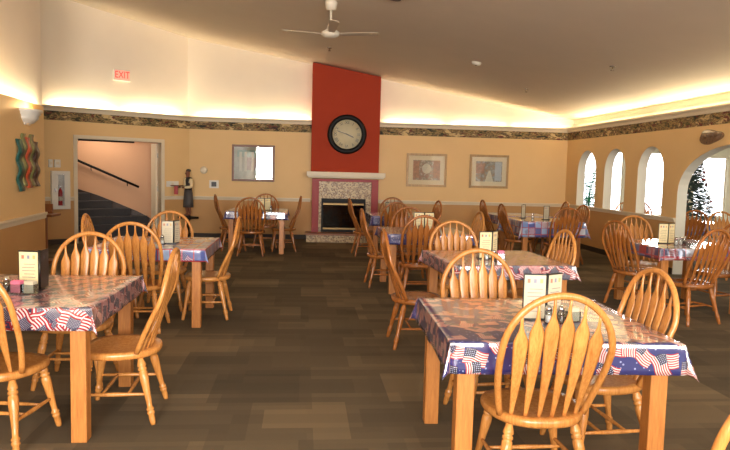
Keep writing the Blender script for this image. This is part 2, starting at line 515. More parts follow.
# pale plaster reveal inside every arch
mb = MB()
for (y0, y1, sill, top) in arches:
    cv = [(y1, sill)] + arch_curve(y0, y1, top, sill == 0) + [(y0, sill)]
    for (ya, za), (yb, zb) in zip(cv, cv[1:]):
        c = (y0 + y1) / 2
        ins = lambda y, z: (y + (.004 if y < c else -.004), z - .004)
        a_, b_ = ins(ya, za), ins(yb, zb)
        mb.add([(XR + .002, a_[0], a_[1]), (XR + .002, b_[0], b_[1]), (XR + TW + .002, b_[0], b_[1]), (XR + TW + .002, a_[0], a_[1])], [(0, 1, 2, 3)])
o = struct(mb.build('trim_4', 'adj_wall'))
sd = o.modifiers.new('solid', 'SOLIDIFY'); sd.thickness = .003
struct(MB().box(XR + SB, XR + SB + .1, -3.2, YB + SB, BZ1 - .06, 3.1).build('wall_right_upper', 'upper'))
struct(MB().box(XR + TW, XR + SB, -3.2, YB + SB, BZ1 - .06, BZ1 - .02).build('trim_5', 'upper'))
# cove ledge moulding, wallpaper border, chair rail, baseboard
def moulding(fn, z0, z1, out):
    h = z1 - z0
    pr = [(0, z0), (-out * .45, z0), (-out * .6, z0 + h * .4), (-out, z0 + h * .75), (-out, z1), (0.03, z1), (.03, z0)]
    return MB().prism(pr, fn)
CHX0, CHX1, CHY = .17, 1.65, 14.32
def backline(x0, x1):
    return lambda p, k: ((x0, x1)[k], YB + p[0], p[1])
def angline(s0, s1):
    return lambda p, k: A((s0, s1)[k], p[0], p[1])
def rightline(y0, y1):
    return lambda p, k: (XR - p[0] * -1, (y0, y1)[k], p[1])
def leftline(s0, s1):
    return lambda p, k: L((s0, s1)[k], -p[0], p[1])
tn = [6]
def trim(mb, mat):
    o = struct(mb.build('trim_%d' % tn[0], mat)); tn[0] += 1; return o
for a_, b_ in ((AP.x, CHX0), (CHX1, XR)):
    trim(moulding(backline(a_, b_), BZ1, LEDGE, .07), 'cream_trim')
    trim(MB().box(a_, b_, YB - .006, YB, BZ0, BZ1), 'border')
    trim(moulding(backline(a_, b_), RAIL - .04, RAIL + .035, .03), 'cream_trim')
    o = struct(MB().box(a_, b_, YB - .015, YB, 0, .1).build('baseboard_back', 'baseb'))
trim(moulding(angline(0, SMAX), BZ1, LEDGE, .07), 'cream_trim')
mb = MB(); abox(mb, 0, SMAX, -.006, 0, BZ0, BZ1); trim(mb, 'border')
trim(moulding(angline(0, DS0 - .07), RAIL - .04, RAIL + .035, .03), 'cream_trim')
trim(moulding(angline(DS1 + .07, SMAX), RAIL - .04, RAIL + .035, .03), 'cream_trim')
mb = MB(); abox(mb, 0, DS0 - .07, -.015, 0, 0, .1); abox(mb, DS1 + .07, SMAX, -.015, 0, 0, .1); struct(mb.build('baseboard_angled', 'baseb'))
trim(moulding(rightline(-3.2, YB), BZ1, LEDGE, .07), 'cream_trim')
trim(MB().box(XR - .006, XR, -3.2, YB, BZ0, BZ1), 'border')
trim(moulding(rightline(10.0, YB), RAIL - .03, RAIL + .045, .04), 'cream_trim')
trim(moulding(rightline(6.4, 7.2), RAIL - .03, RAIL + .045, .04), 'cream_trim')
struct(MB().box(XR - .015, XR, 10.0, YB, 0, .1).build('baseboard_right', 'baseb'))
trim(moulding(leftline(-12.2, 0), RAIL - .045, RAIL + .035, .03), 'cream_trim')
mb = MB(); lbox(mb, -12.2, 0, 0, .015, 0, .1); struct(mb.build('baseboard_left', 'baseb'))
# rear wall with windows behind the camera
mb = MB()
RWN = [(-2.3, -.3), (.4, 2.4), (3.1, 5.1)]
RZ1 = 3.3
xs = [-8.5] + [v for w in RWN for v in w] + [XR + .3]
for i in range(0, len(xs), 2): mb.box(xs[i], xs[i + 1], -3.2, -3.05, 0, 5.4)
for a_, b_ in RWN:
    mb.box(a_, b_, -3.2, -3.05, 0, .8); mb.box(a_, b_, -3.2, -3.05, RZ1 - (.45 if a_ > 3 else 0), 5.4)
struct(mb.build('wall_rear', 'wall'))

def window(name, x0, x1, z0, z1, y, mull=1):
    w = bpy.data.objects.new(name, None); COL.objects.link(w); struct(w)
    fr = MB()
    t = .05
    for a_, b_, c_, d_ in ((x0, x1, z0, z0 + t), (x0, x1, z1 - t, z1), (x0, x0 + t, z0 + t, z1 - t), (x1 - t, x1, z0 + t, z1 - t)):
        fr.box(a_, b_, y - .04, y + .04, c_, d_)
    for k in range(mull):
        xm = x0 + (x1 - x0) * (k + 1) / (mull + 1)
        fr.box(xm - .02, xm + .02, y - .03, y + .03, z0 + t, z1 - t)
    fr.build('window_frame', 'white', w)
    MB().box(x0 + t, x1 - t, y - .004, y + .004, z0 + t, z1 - t).build('pane', 'pane', w)
    return w
for i, (a_, b_) in enumerate(RWN): window('window_%d' % (i + 1), a_, b_, .8, RZ1 - (.45 if a_ > 3 else 0), -3.12)
# garden room beyond the arcade
GX1, GY0, GY1, GZ = 12.2, 4.5, 17.0, 2.62
WIN = [(7.4, 8.62, .5, 2.25), (9.05, 10.0, .5, 2.25), (10.62, 11.58, .5, 2.17)]
mb = MB()
xs = [XR + TW] + [v for w in WIN for v in w[:2]] + [GX1]
for i in range(0, len(xs), 2): mb.box(xs[i], xs[i + 1], GY1, GY1 + .15, 0, GZ)
for a_, b_, c_, d_ in WIN:
    mb.box(a_, b_, GY1, GY1 + .15, 0, c_); mb.box(a_, b_, GY1, GY1 + .15, d_, GZ)
struct(mb.build('wall_garden_back', 'adj_wall'))
struct(MB().box(GX1, GX1 + .1, GY0, GY1 + .15, 0, GZ).build('wall_garden_right', 'adj_wall'))
struct(MB().box(XR + TW, GX1, GY0 - .1, GY0, 0, GZ).build('wall_garden_front', 'adj_wall'))
struct(MB().box(XR + TW, XR + TW + .1, YB + .12, GY1 + .15, 0, GZ).build('wall_garden_left', 'adj_wall'))
struct(MB().box(XR + TW, GX1 + .1, GY0 - .1, GY1 + .15, GZ, GZ + .08).build('ceiling_garden', 'adj_wall'))
for i, (a_, b_, c_, d_) in enumerate(WIN): window('window_%d' % (i + 4), a_, b_, c_, d_, GY1 + .08, 0)

# ------------------------------------------------------------------ door and stairwell
mb = MB()
abox(mb, DS0 - .07, DS0, -.025, .14, 0, DZ + .07); abox(mb, DS1, DS1 + .07, -.025, .14, 0, DZ + .07); abox(mb, DS0, DS1, -.025, .14, DZ, DZ + .07)
dr = bpy.data.objects.new('door_1', None); COL.objects.link(dr); struct(dr)
mb.build('door_frame', 'cream_trim', dr)
mb = MB(); abox(mb, DS0 + .005, DS0 + .05, .15, .38, .02, DZ - .02); mb.build('door_leaf', 'cream_trim', dr, .004)
mb = MB(); abox(mb, DS0 + .55, DS1 - .05, .04, .1, DZ - .035, DZ - .003); mb.build('door_track', 'dark_metal', dr)
for z in (.35, 1.05, 1.75):
    mb = MB(); abox(mb, DS0 - .002, DS0 + .02, .14, .17, z - .05, z + .05); mb.build('hinge', 'chrome', dr)
# stair wall, running back and to the left
W0 = (0.35, .55); W1 = (3.9, 2.5)
def WV(t, z, off=0.0):
    s = W0[0] + (W1[0] - W0[0]) * t; n = W0[1] + (W1[1] - W0[1]) * t
    ln = math.hypot(W1[0] - W0[0], W1[1] - W0[1])
    s += off * (W1[1] - W0[1]) / ln; n += off * -(W1[0] - W0[0]) / ln
    return A(s, n, z)
mb = MB()
vs = [WV(t, z, o_) for o_ in (0, -.1) for t in (0, 1) for z in (0, 2.4)]
mb.add(vs, [(0, 1, 3, 2), (4, 6, 7, 5), (0, 4, 5, 1), (2, 3, 7, 6), (1, 5, 7, 3), (0, 2, 6, 4)])
struct(mb.build('wall_stair', 'stair_wall'))
mb = MB(); abox(mb, .2, .3, .13, 2.6, 0, 2.4); struct(mb.build('wall_stair_side', 'stair_wall'))
mb = MB(); abox(mb, SMAX, SMAX + .1, .12, 4.5, 0, 2.4); struct(mb.build('wall_stair_end', 'stair_wall'))
mb = MB(); abox(mb, .2, SMAX + .1, .13, 4.5, 2.4, 2.44); struct(mb.build('ceiling_stair', 'stair_wall'))
SKZ = [(0, .2), (.056, .37), (.117, .52), (.194, .65), (.269, .78), (.344, .9), (.423, 1.0), (.6, 1.22), (1.0, 1.75)]
def STZ(t):
    for (a_, za), (b_, zb) in zip(SKZ, SKZ[1:]):
        if t <= b_: return za + (zb - za) * (t - a_) / (b_ - a_)
    return SKZ[-1][1]
def STT(z):
    for (a_, za), (b_, zb) in zip(SKZ, SKZ[1:]):
        if z <= zb: return a_ + (b_ - a_) * (z - za) / (zb - za)
    return 1.0
st = empty('staircase', 'dark carpeted staircase rising behind the open doorway', 'stairs', A(2.0, 1.2, 0))
def to_local(o):
    """parts are made in world space; hang them under an Empty without moving them"""
    pass
inv = Matrix.Translation(Vector(A(2.0, 1.2, 0))).inverted()
def under(o, root, i):
    o.parent = root; o.matrix_parent_inverse = i; return o
N = 24
mb = MB()
for k in range(N):
    ta, tb = .01 + .97 * k / N, .01 + .97 * (k + 1) / N
    vs = [WV(t, z, o_) for o_ in (.012, .04) for (t, z) in ((ta, 0), (tb, 0), (tb, STZ(tb)), (ta, STZ(ta)))]
    mb.add(vs, [(0, 1, 2, 3), (7, 6, 5, 4), (3, 2, 6, 7), (0, 3, 7, 4), (1, 5, 6, 2)])
under(mb.build('skirt_board', 'stringer'), st, inv)
for k in range(8):
    zt = .155 * (k + 1)
    t0 = max(.06, STT(zt + .03))
    s0 = W0[0] + (W1[0] - W0[0]) * t0; n0 = W0[1] + (W1[1] - W0[1]) * t0
    mb = MB(); abox(mb, max(s0, .72) + .02, SMAX - .01, n0 - .34, n0 - .03, zt - .155, zt)
    under(mb.build('step', 'stair_carpet', None, .01), st, inv)
hr = empty('stair_handrail', 'black handrail fixed to the pinkish stairwell wall', 'handrail', WV(.4, 1.2, .0))
hi = Matrix.Translation(Vector(WV(.4, 1.2, .0))).inverted()
HR = [(.215, 1.0), (.30, 1.12), (.5, 1.42), (.74, 1.78)]
HRT = [('.', 0)]
def hz(t): return 0.853 + 1.78 * t
o = MB().tube([WV(t, hz(t), .07) for t in (.12, .25, .4, .55, .7)], .026, 10).build('rail', 'black_rim'); under(o, hr, hi)
for t in (.18, .36, .56):
    o = MB().tube([WV(t, hz(t) - .02, .07), WV(t, hz(t) - .08, .045), WV(t, hz(t) - .09, 0.0)], .009, 8).build('bracket', 'dark_metal'); under(o, hr, hi)

# ------------------------------------------------------------------ fireplace
fp = empty('fireplace', 'tall red chimney breast with mosaic fireplace and cream mantel', 'fireplace', ((CHX0 + CHX1) / 2, CHY, 0))
fi = Matrix.Translation(Vector(((CHX0 + CHX1) / 2, CHY, 0))).inverted()
mb = MB()
MZ0, MZ1 = 1.38, 1.5
mb.add([(CHX0, CHY, MZ1), (CHX1, CHY, MZ1), (CHX1, YB + SB, MZ1), (CHX0, YB + SB, MZ1),
        (CHX0, CHY, cz(CHX0) - .02), (CHX1, CHY, cz(CHX1) - .02), (CHX1, YB + SB, cz(CHX1) - .02), (CHX0, YB + SB, cz(CHX0) - .02)],
       [(0, 3, 2, 1), (4, 5, 6, 7), (0, 1, 5, 4), (1, 2, 6, 5), (2, 3, 7, 6), (3, 0, 4, 7)])
under(mb.build('chimney_breast', 'red'), fp, fi)
mb = MB().box(CHX0 - .09, CHX1 + .13, CHY - .2, CHY, MZ0 + .02, MZ1).box(CHX0 - .06, CHX1 + .1, CHY - .15, CHY, MZ0 - .01, MZ0 + .02)
under(mb.build('mantel', 'cream_trim', None, .006), fp, fi)
FY = CHY + .02
for a_, b_ in ((CHX0 + .03, CHX0 + .18), (CHX1 - .15, CHX1)):
    mb = MB().box(a_, b_, FY - .06, FY + .1, .16, MZ0 - .03).box(a_ + .035, b_ - .035, FY - .075, FY - .06, .3, MZ0 - .12)
    under(mb.build('pilaster', 'pilaster', None, .004), fp, fi)
mb = MB().box(CHX0 + .18, CHX1 - .15, FY - .065, FY + .1, MZ0 - .09, MZ0 - .03); under(mb.build('frieze', 'pilaster'), fp, fi)
ox0, ox1, oz1 = .41, 1.38, .92
mb = MB().box(CHX0 + .18, ox0, FY, FY + .1, .16, MZ0 - .09).box(ox1, CHX1 - .15, FY, FY + .1, .16, MZ0 - .09).box(ox0, ox1, FY, FY + .1, oz1, MZ0 - .09)
under(mb.build('tile_surround', 'mosaic'), fp, fi)
mb = MB().box(ox0, ox0 + .04, FY - .02, FY + .03, .17, oz1).box(ox1 - .04, ox1, FY - .02, FY + .03, .17, oz1).box(ox0 + .04, ox1 - .04, FY - .02, FY + .03, oz1 - .09, oz1).box(ox0 + .04, ox1 - .04, FY - .02, FY + .03, .17, .25)
fb = under(mb.build('firebox_frame', 'black_rim'), fp, fi)
for z in (oz1 - .12, .262):
    o = MB().box(ox0 + .04, ox1 - .04, FY - .03, FY - .005, z - .016, z + .016).build('brass_strip', 'brass', None); o.parent = fp; o.matrix_parent_inverse = fi
under(MB().box(ox0 + .04, ox1 - .04, FY + .0, FY + .006, .284, oz1 - .142).build('firebox_glass', 'fire_glass'), fp, fi)
under(MB().box(ox0 + .02, ox1 - .02, FY + .16, FY + .18, .17, oz1).build('firebox_back', 'black'), fp, fi)
for (a_, r_, z_) in ((.72, .05, .33), (.98, .06, .34), (1.1, .045, .42)):
    o = MB().tube([(a_ - .22, FY + .09, z_), (a_ + .2, FY + .1, z_ + .03)], r_, 10).build('log', 'brown_wood'); under(o, fp, fi)
mb = MB().box(CHX0 - .08, CHX1 + .1, CHY - .42, FY + .1, 0, .15, 0).box(CHX0 - .1, CHX1 + .12, CHY - .44, FY + .1, .15, .185, 1)
under(mb.build('hearth', ['mosaic', 'shelf_wood']), fp, fi)

# wall clock 3:48
ck = empty('wall_clock', 'round black wall clock on the red chimney breast', 'clock', (.935, CHY, 2.32))
Mx = Matrix.Rotation(PI / 2, 4, 'X')
CR = .425
o = MB().lathe([(CR * .7, 0), (CR, 0), (CR, .035), (CR * .95, .06), (CR * .84, .065), (CR * .76, .045), (CR * .74, .02), (.7 * CR, .02)], (0, -.005, 0), 48, 0, Mx).build('rim', 'black_rim', ck)
MB().lathe([(.001, .0), (CR * .75, 0), (CR * .75, .022), (.001, .022)], (0, -.005, 0), 48, 0, Mx).build('face', 'clock_face', ck)
for k, nm in enumerate(['XII', 'I', 'II', 'III', 'IIII', 'V', 'VI', 'VII', 'VIII', 'IX', 'X', 'XI']):
    a_ = PI / 2 - k * PI / 6
    text('numeral', nm, .095, 'black', ck, (.25 * math.cos(a_), -.029, .25 * math.sin(a_)), (PI / 2, -(a_ - PI / 2), 0), .001, .8)
def hand(deg, ln, w):
    a_ = PI / 2 - R(deg); d = Vector((math.cos(a_), 0, math.sin(a_))); q = Vector((-d.z, 0, d.x))
    pts = [d * -.04 + q * w, d * -.04 - q * w, d * ln * .8 - q * w, d * ln, d * ln * .8 + q * w]
    mb = MB().prism(pts, lambda p, k: (p.x, -.033 - .003 * k, p.z))
    return mb
hand(114, .17, .011).build('hour_hand', 'black', ck)
hand(288, .25, .008).build('minute_hand', 'black', ck)

# framed pictures
def picture(name, label, x0, x1, z0, z1, frame, fw, matw, kind):
    c = ((x0 + x1) / 2, YB - .001, (z0 + z1) / 2); w = (x1 - x0) / 2; h = (z1 - z0) / 2
    e = empty(name, label, 'picture', c)
    mb = MB()
    for a_, b_, c_, d_ in ((-w, w, h - fw, h), (-w, w, -h, -h + fw), (-w, -w + fw, -h + fw, h - fw), (w - fw, w, -h + fw, h - fw)):
        mb.box(a_, b_, -.035, 0, c_, d_)
    mb.build('frame', frame, e, .006)
    MB().box(-w + fw, w - fw, -.012, 0, -h + fw, h - fw).build('mat_board', 'mat_board' if kind else 'art_arcade', e)
    iw, ih = w - fw - matw, h - fw - matw
    if kind:
        mb = MB().box(-iw, iw, -.015, -.012, -ih, ih, 0)
        if kind == 'art_warm':
            pts = [Vector((iw * .34 * math.cos(2 * PI * k / 24), ih * .15 + ih * .5 * math.sin(2 * PI * k / 24))) for k in range(24)]
            mb.prism(pts, lambda p, k: (p.x, -.015 - .001 * k, p.y), 1)
            mb.box(-iw, -iw * .55, -.016, -.015, -ih * .8, ih * .9, 2); mb.box(iw * .5, iw, -.016, -.015, -ih * .8, ih, 2)
        else:
            pts = [Vector(p) for p in ((-iw * .3, -ih), (iw * .35, -ih), (iw * .1, ih * .1), (-iw * .02, ih * .1))]
            mb.prism(pts, lambda p, k: (p.x, -.015 - .001 * k, p.y), 1)
            mb.box(-iw, -iw * .35, -.016, -.015, -ih * .2, ih * .8, 2); mb.box(iw * .45, iw * .95, -.016, -.015, -ih * .9, ih * .95, 3)
        mb.build('artwork', [kind, 'art_pale', 'art_rust', 'art_blue'], e)
    else:
        mb = MB().box(-iw, iw, -.014, -.012, -ih, ih, 0)
        mb.box(-iw + .02, iw - .02, -.0155, -.014, ih * .45, ih - .02, 1)
        for px in (-.75, -.45, -.05): mb.box(px * iw - .025, px * iw + .025, -.017, -.0155, -ih * .6, ih * .8, 2)
        mb.box(-iw * .38, iw * .5, -.0155, -.014, -ih * .5, ih * .4, 3)
        mb.build('artwork', ['art_arcade', 'art_green', 'art_pillar', 'art_brown'], e)
    MB().box(-w + fw, w - fw, -.024, -.022, -h + fw, h - fw).build('glass', 'pane', e)
    return e
picture('framed_picture', 'brown wood framed picture of a colonnade left of the fireplace', -1.54, -.62, 1.25, 2.04, 'brown_wood', .045, .05, None)
picture('framed_picture', 'pale framed picture on the back wall nearer the fireplace', 2.29, 3.2, 1.22, 1.96, 'gilt', .05, .1, 'art_warm')
picture('framed_picture', 'pale framed picture on the back wall nearer the arcade corner', 3.72, 4.62, 1.22, 1.97, 'gilt', .05, .1, 'art_path')

# wall fittings
def wallbox(name, label, cat, c, rz, w, h, d, mat, inner=None):
    e = empty(name, label, cat, c, rz)
    MB().box(-w / 2, w / 2, -d, 0, -h / 2, h / 2).build('cover_plate', mat, e, .004)
    if inner: MB().box(-w * inner[0], w * inner[0], -d - .006, -d, -h * inner[1], h * inner[1]).build(inner[3], inner[2], e)
    return e
wallbox('alarm_keypad', 'square white wall plate with black centre left of the framed colonnade picture', 'keypad', (-1.92, YB, 1.17), 0, .2, .17, .025, 'white', (.26, .3, 'black', 'black_display'))
e = empty('thermostat', 'round beige thermostat between the waiter statue and the picture', 'thermostat', (-2.14, YB, 1.47))
MB().lathe([(.001, 0), (.08, 0), (.075, .03), (.05, .04), (.001, .042)], (0, 0, 0), 24, 0, Mx).build('dial', 'cream_trim', e)
def aloc(s, n, z): return A(s, n, z)
wallbox('switch_plate', 'wide white switch plate behind the waiter statue', 'switch', A(.385, 0, 1.16), AROT, .28, .12, .012, 'white', (.1, .22, 'cream_trim', 'toggle'))
e = empty('exit_sign', 'small lit red exit sign high on the white wall', 'sign', A(1.38, SB, 3.34), AROT)
MB().box(-.165, .165, -.05, 0, -.11, .11).build('housing', 'white', e, .006)
MB().box(-.15, .15, -.053, -.05, -.095, .095).build('lit_panel', 'exit_panel', e)
text('lettering', 'EXIT', .19, 'exit_red', e, (0, -.055, 0), (PI / 2, 0, 0), .001, .78)
# extinguisher cabinet
e = empty('extinguisher_cabinet', 'white fire extinguisher cabinet on the wall left of the doorway', 'cabinet', A(2.66, 0, 1.035), AROT)
w, h, d = .165, .36, .11
mb = MB().box(-w, w, -d, -d + .02, -h, -h + .07).box(-w, w, -d, -d + .02, h - .07, h).box(-w, -.055, -d, -d + .02, -h + .07, h - .07).box(.055, w, -d, -d + .02, -h + .07, h - .07)
mb.build('door', 'white', e, .004)
mb = MB().box(-w + .005, w - .005, -.01, -.002, -h + .005, h - .005).box(-w + .005, -w + .02, -d + .02, -.01, -h, h).box(w - .02, w - .005, -d + .02, -.01, -h, h).box(-w + .02, w - .02, -d + .02, -.01, h - .015, h).box(-w + .02, w - .02, -d + .02, -.01, -h, -h + .015)
mb.build('body', 'white', e)
MB().box(-.055, .055, -d + .006, -d + .01, -h + .07, h - .07).build('pane', 'pane', e)
MB().box(-.12, -.1, -d - .02, -d, -.03, .03).build('handle', 'chrome', e)
g = empty('fire_extinguisher', 'red fire extinguisher inside the white wall cabinet', 'extinguisher', A(2.66, -.05, 1.035 - h + .02), AROT)
MB().lathe([(.001, 0), (.036, 0), (.038, .01), (.038, .3), (.03, .34), (.014, .36), (.014, .38), (.001, .38)], (0, 0, 0), 20).build('cylinder', 'red_metal', g)
MB().box(-.03, .02, -.012, .012, .385, .4).box(-.045, .02, -.012, .012, .41, .425).build('valve', 'chrome', g)
MB().lathe([(.0395, .14), (.0395, .22)], (0, 0, 0), 20).build('label_band', 'paper', g)
# two white boxes above the cabinet
for k, (s, lab) in enumerate(((2.82, 'small white wall box above the extinguisher cabinet, the left one'), (2.7, 'larger white wall box above the extinguisher cabinet, beside a smaller one'))):
    e = empty('alarm_box', lab, 'alarm', A(s, 0, 1.535), AROT, 'white boxes above the cabinet')
    ww = .035 if k == 0 else .055
    MB().box(-ww, ww, -.05, 0, -.075, .075).build('cover', 'white', e, .008)
    MB().box(-ww * .5, ww * .5, -.056, -.05, -.02, .03).build('grille', 'cream_trim', e)
# corner stand peeking out behind the left wall
e = empty('corner_stand', 'wooden stand half hidden behind the end of the left wall', 'stand', (-4.02, 10.55, 0))
MB().box(-.22, .22, -.2, .2, .72, .755).build('top', 'shelf_wood', e, .006)
MB().box(-.2, .1, .17, .2, .8, .9).box(-.2, .1, .15, .2, .755, .8).build('back_ledge', 'shelf_wood', e)
MB().box(.02, .08, -.03, .03, .04, .72).build('post', 'shelf_wood', e, .004)
MB().box(-.1, .2, -.14, .14, 0, .04).build('base', 'shelf_wood', e, .006)
# wavy wall panels and sconce on the left wall
LROT = math.atan2(LD.y, LD.x) 
e = empty('wall_art', 'wavy lacquered wall panel of teal, orange and green strips', 'wall art', L(-.68, 0.0, 1.54), LROT)
# local x runs along the wall away from the camera, local -y into the room
def wave_strip(x0, x1, z0, z1, ph, mat):
    mb = MB(); n = 40; vs = []; fs = []
    for i in range(n + 1):
        t = i / n; z = z0 + (z1 - z0) * t
        dx = .009 * math.sin(t * 2 * PI * 2.6 + ph); dy = .028 + .014 * math.sin(t * 2 * PI * 2.6 + ph + 1.2)
        vs += [(x0 + dx, -dy, z), (x1 + dx, -dy, z), (x1 + dx, -dy + .014, z), (x0 + dx, -dy + .014, z)]
    for i in range(n):
        for k in range(4): fs.append((i * 4 + k, i * 4 + (k + 1) % 4, (i + 1) * 4 + (k + 1) % 4, (i + 1) * 4 + k))
    fs += [(3, 2, 1, 0), (n * 4, n * 4 + 1, n * 4 + 2, n * 4 + 3)]
    mb.add(vs, fs, 0, True)
    return mb.build('wavy_strip', mat, e)
wave_strip(-.40, -.22, -.33, .27, 0, 'wave_teal')
wave_strip(-.23, -.10, -.27, .34, 1.0, 'wave_green')
wave_strip(-.11, .06, -.30, .30, .4, 'wave_red')
wave_strip(.05, .2, -.28, .34, 1.2, 'wave_green')
wave_strip(.19, .36, -.29, .26, .9, 'wave_brown')
e = empty('wall_sconce', 'white half bowl sconce glowing upward on the left wall', 'lamp', L(-.68, 0, 2.05), LROT)
mb = MB(); n = 24
prof = [(.05, -.05), (.1, -.04), (.16, .005), (.175, .02), (.175, .05), (.205, .06), (.205, .085), (.235, .095), (.235, .12), (.2, .12), (.16, .05), (.05, -.03)]
vs = []
for r_, z_ in prof:
    for k in range(n + 1):
        w_ = PI + PI * k / n
        vs.append((1.1 * r_ * math.cos(w_), .72 * r_ * math.sin(w_), z_))
mb.add(vs, [(i * (n + 1) + k, i * (n + 1) + k + 1, (i + 1) * (n + 1) + k + 1, (i + 1) * (n + 1) + k) for i in range(len(prof) - 1) for k in range(n)], 0, True)
mb.build('bowl', 'white', e)
MB().tube([(-.08, -.09, .05), (.08, -.09, .05)], .018, 10).build('bulb', 'lamp_glow', e)
MB().box(-.1, .1, -.012, 0, -.06, .08).build('back_plate', 'white', e)
# plaque above the tall arch
e = empty('wall_plaque', 'dark carved plaque above the tall arch', 'wall art', (XR, 9.2, 2.18), PI / 2 * -1)
mb = MB()
pts = []
for k in range(40):
    a_ = 2 * PI * k / 40
    r_ = 1 + .16 * math.cos(3 * a_ + .6)
    pts.append(Vector((.26 * r_ * math.cos(a_), .105 * r_ * math.sin(a_) + .02 * math.cos(2 * a_))))
mb.prism(pts, lambda p, k: (p.x, -.035 * k, p.y))
mb.build('carved_board', 'plaque', e, .008)
for px in (-.12, .02, .14):
    MB().ball((px, -.04, .01 + .02 * math.sin(px * 20)), .05, 12, 8, 0, (1.2, .35, .8)).build('carved_boss', 'plaque', e)

# ceiling fan, sprinklers, detectors
fx, fy = .34, 9.1
fz = cz(fx)
e = empty('ceiling_fan', 'white ceiling fan with three blades on a long rod', 'fan', (fx, fy, fz))
MB().lathe([(.02, -.13), (.07, -.11), (.085, -.03), (.085, .0)], (0, 0, 0), 24).build('canopy', 'fan', e)
MB().tube([(0, 0, -.12), (0, 0, -.34)], .016, 12).build('rod', 'fan', e)
MB().lathe([(.001, -.49), (.06, -.49), (.09, -.475), (.12, -.45), (.12, -.41), (.06, -.38), (.045, -.33), (.03, -.3), (.018, -.3)], (0, 0, 0), 28).build('motor', 'fan', e)
for a_ in (R(176), R(4), R(-88)):
    pts = [Vector(p) for p in ((.10, -.03), (.2, -.05), (.62, -.065), (.66, -.04), (.66, .04), (.62, .065), (.2, .05), (.10, .03))]
    ca, sa = math.cos(a_), math.sin(a_)
    mb = MB().prism(pts, lambda p, k: (p.x * ca - p.y * sa, p.x * sa + p.y * ca, -.438 + .06 * (p.x - .1) - .15 * p.y + .008 * k))
    bl = mb.build('blade', 'fan_blade', e)
def sprinkler(x, y, lab):
    e = empty('fire_sprinkler', lab, 'sprinkler', (x, y, cz(x)), 0, 'ceiling sprinklers')
    MB().lathe([(.001, -.015), (.04, -.012), (.045, .004)], (0, 0, 0), 16).build('escutcheon', 'chrome', e)
    MB().tube([(0, 0, -.01), (0, 0, -.05)], .009, 8).build('stem', 'brass', e)
    MB().lathe([(.001, -.06), (.03, -.06), (.03, -.055), (.001, -.052)], (0, 0, 0), 12).build('deflector', 'chrome', e)
sprinkler(4.4, 9.2, 'fire sprinkler on the ceiling above the tall arch side')
sprinkler(4.2, 12.3, 'fire sprinkler on the ceiling near the arcade corner')
sprinkler(.45, 12.4, 'fire sprinkler just above the red chimney top, below the fan')
e = empty('smoke_detector', 'round smoke detector in the middle of the sloping ceiling', 'detector', (2.85, 10.9, cz(2.85)), 0)
e.rotation_euler = (0, math.atan(.17), 0)
MB().lathe([(.001, -.05), (.05, -.05), (.075, -.035), (.08, .004)], (0, 0, 0), 24).build('cover', 'fan', e)
MB().lathe([(.012, -.056), (.02, -.05), (.03, -.049)], (0, 0, 0), 12).build('sensor', 'dark_metal', e)
e = empty('ceiling_speaker', 'round fixture on the ceiling at the top edge, right of the fan', 'fixture', (1.08, 8.2, cz(1.08)))
e.rotation_euler = (0, math.atan(.17), 0)
MB().lathe([(.001, -.03), (.1, -.03), (.13, -.015), (.135, .004)], (0, 0, 0), 28).build('rim', 'fan', e)
MB().lathe([(.001, -.036), (.09, -.036), (.09, -.03)], (0, 0, 0), 24).build('grille', 'dark_metal', e)

# ------------------------------------------------------------------ waiter statue
STROT = R(-48)
SP = A(.17, -.30, 0)
e = empty('pedestal', 'small black pedestal under the waiter statue', 'pedestal', (SP[0], SP[1], 0), AROT)
MB().box(-.17, .17, -.15, .15, .44, .48).build('top', 'dark_metal', e, .006)
MB().lathe([(.03, .03), (.03, .4), (.08, .44)], (0, 0, 0), 16).build('column', 'dark_metal', e)
MB().lathe([(.15, 0), (.15, .02), (.05, .05), (.001, .05)], (0, 0, 0), 24).build('base', 'dark_metal', e)
sr = empty('waiter_statue', 'painted waiter statue holding a tray beside the doorway', 'statue', (SP[0], SP[1], .48), STROT)
def skinned(name, joints, bones, mat, parent, sub=2):
    me = bpy.data.meshes.new(name)
    names = list(joints)
    me.from_pydata([joints[k][0] for k in names], [(names.index(a), names.index(b)) for a, b in bones], [])
    me.materials.append(M[mat])
    o = bpy.data.objects.new(name, me); COL.objects.link(o); o.parent = parent
    o.modifiers.new('skin', 'SKIN')
    sv = me.skin_vertices[0].data if me.skin_vertices else None
    if sv is None:
        me.attributes  # skin layer is created with the modifier
        bm = bmesh.new(); bm.from_mesh(me); bm.verts.layers.skin.verify(); bm.to_mesh(me); bm.free()
        sv = me.skin_vertices[0].data
    for i, k in enumerate(names):
        r_ = joints[k][1]; sv[i].radius = r_ if isinstance(r_, tuple) else (r_, r_)
        sv[i].use_root = (i == 0)
    s_ = o.modifiers.new('sub', 'SUBSURF'); s_.levels = sub; s_.render_levels = sub
    for p in me.polygons: p.use_smooth = True
    return o
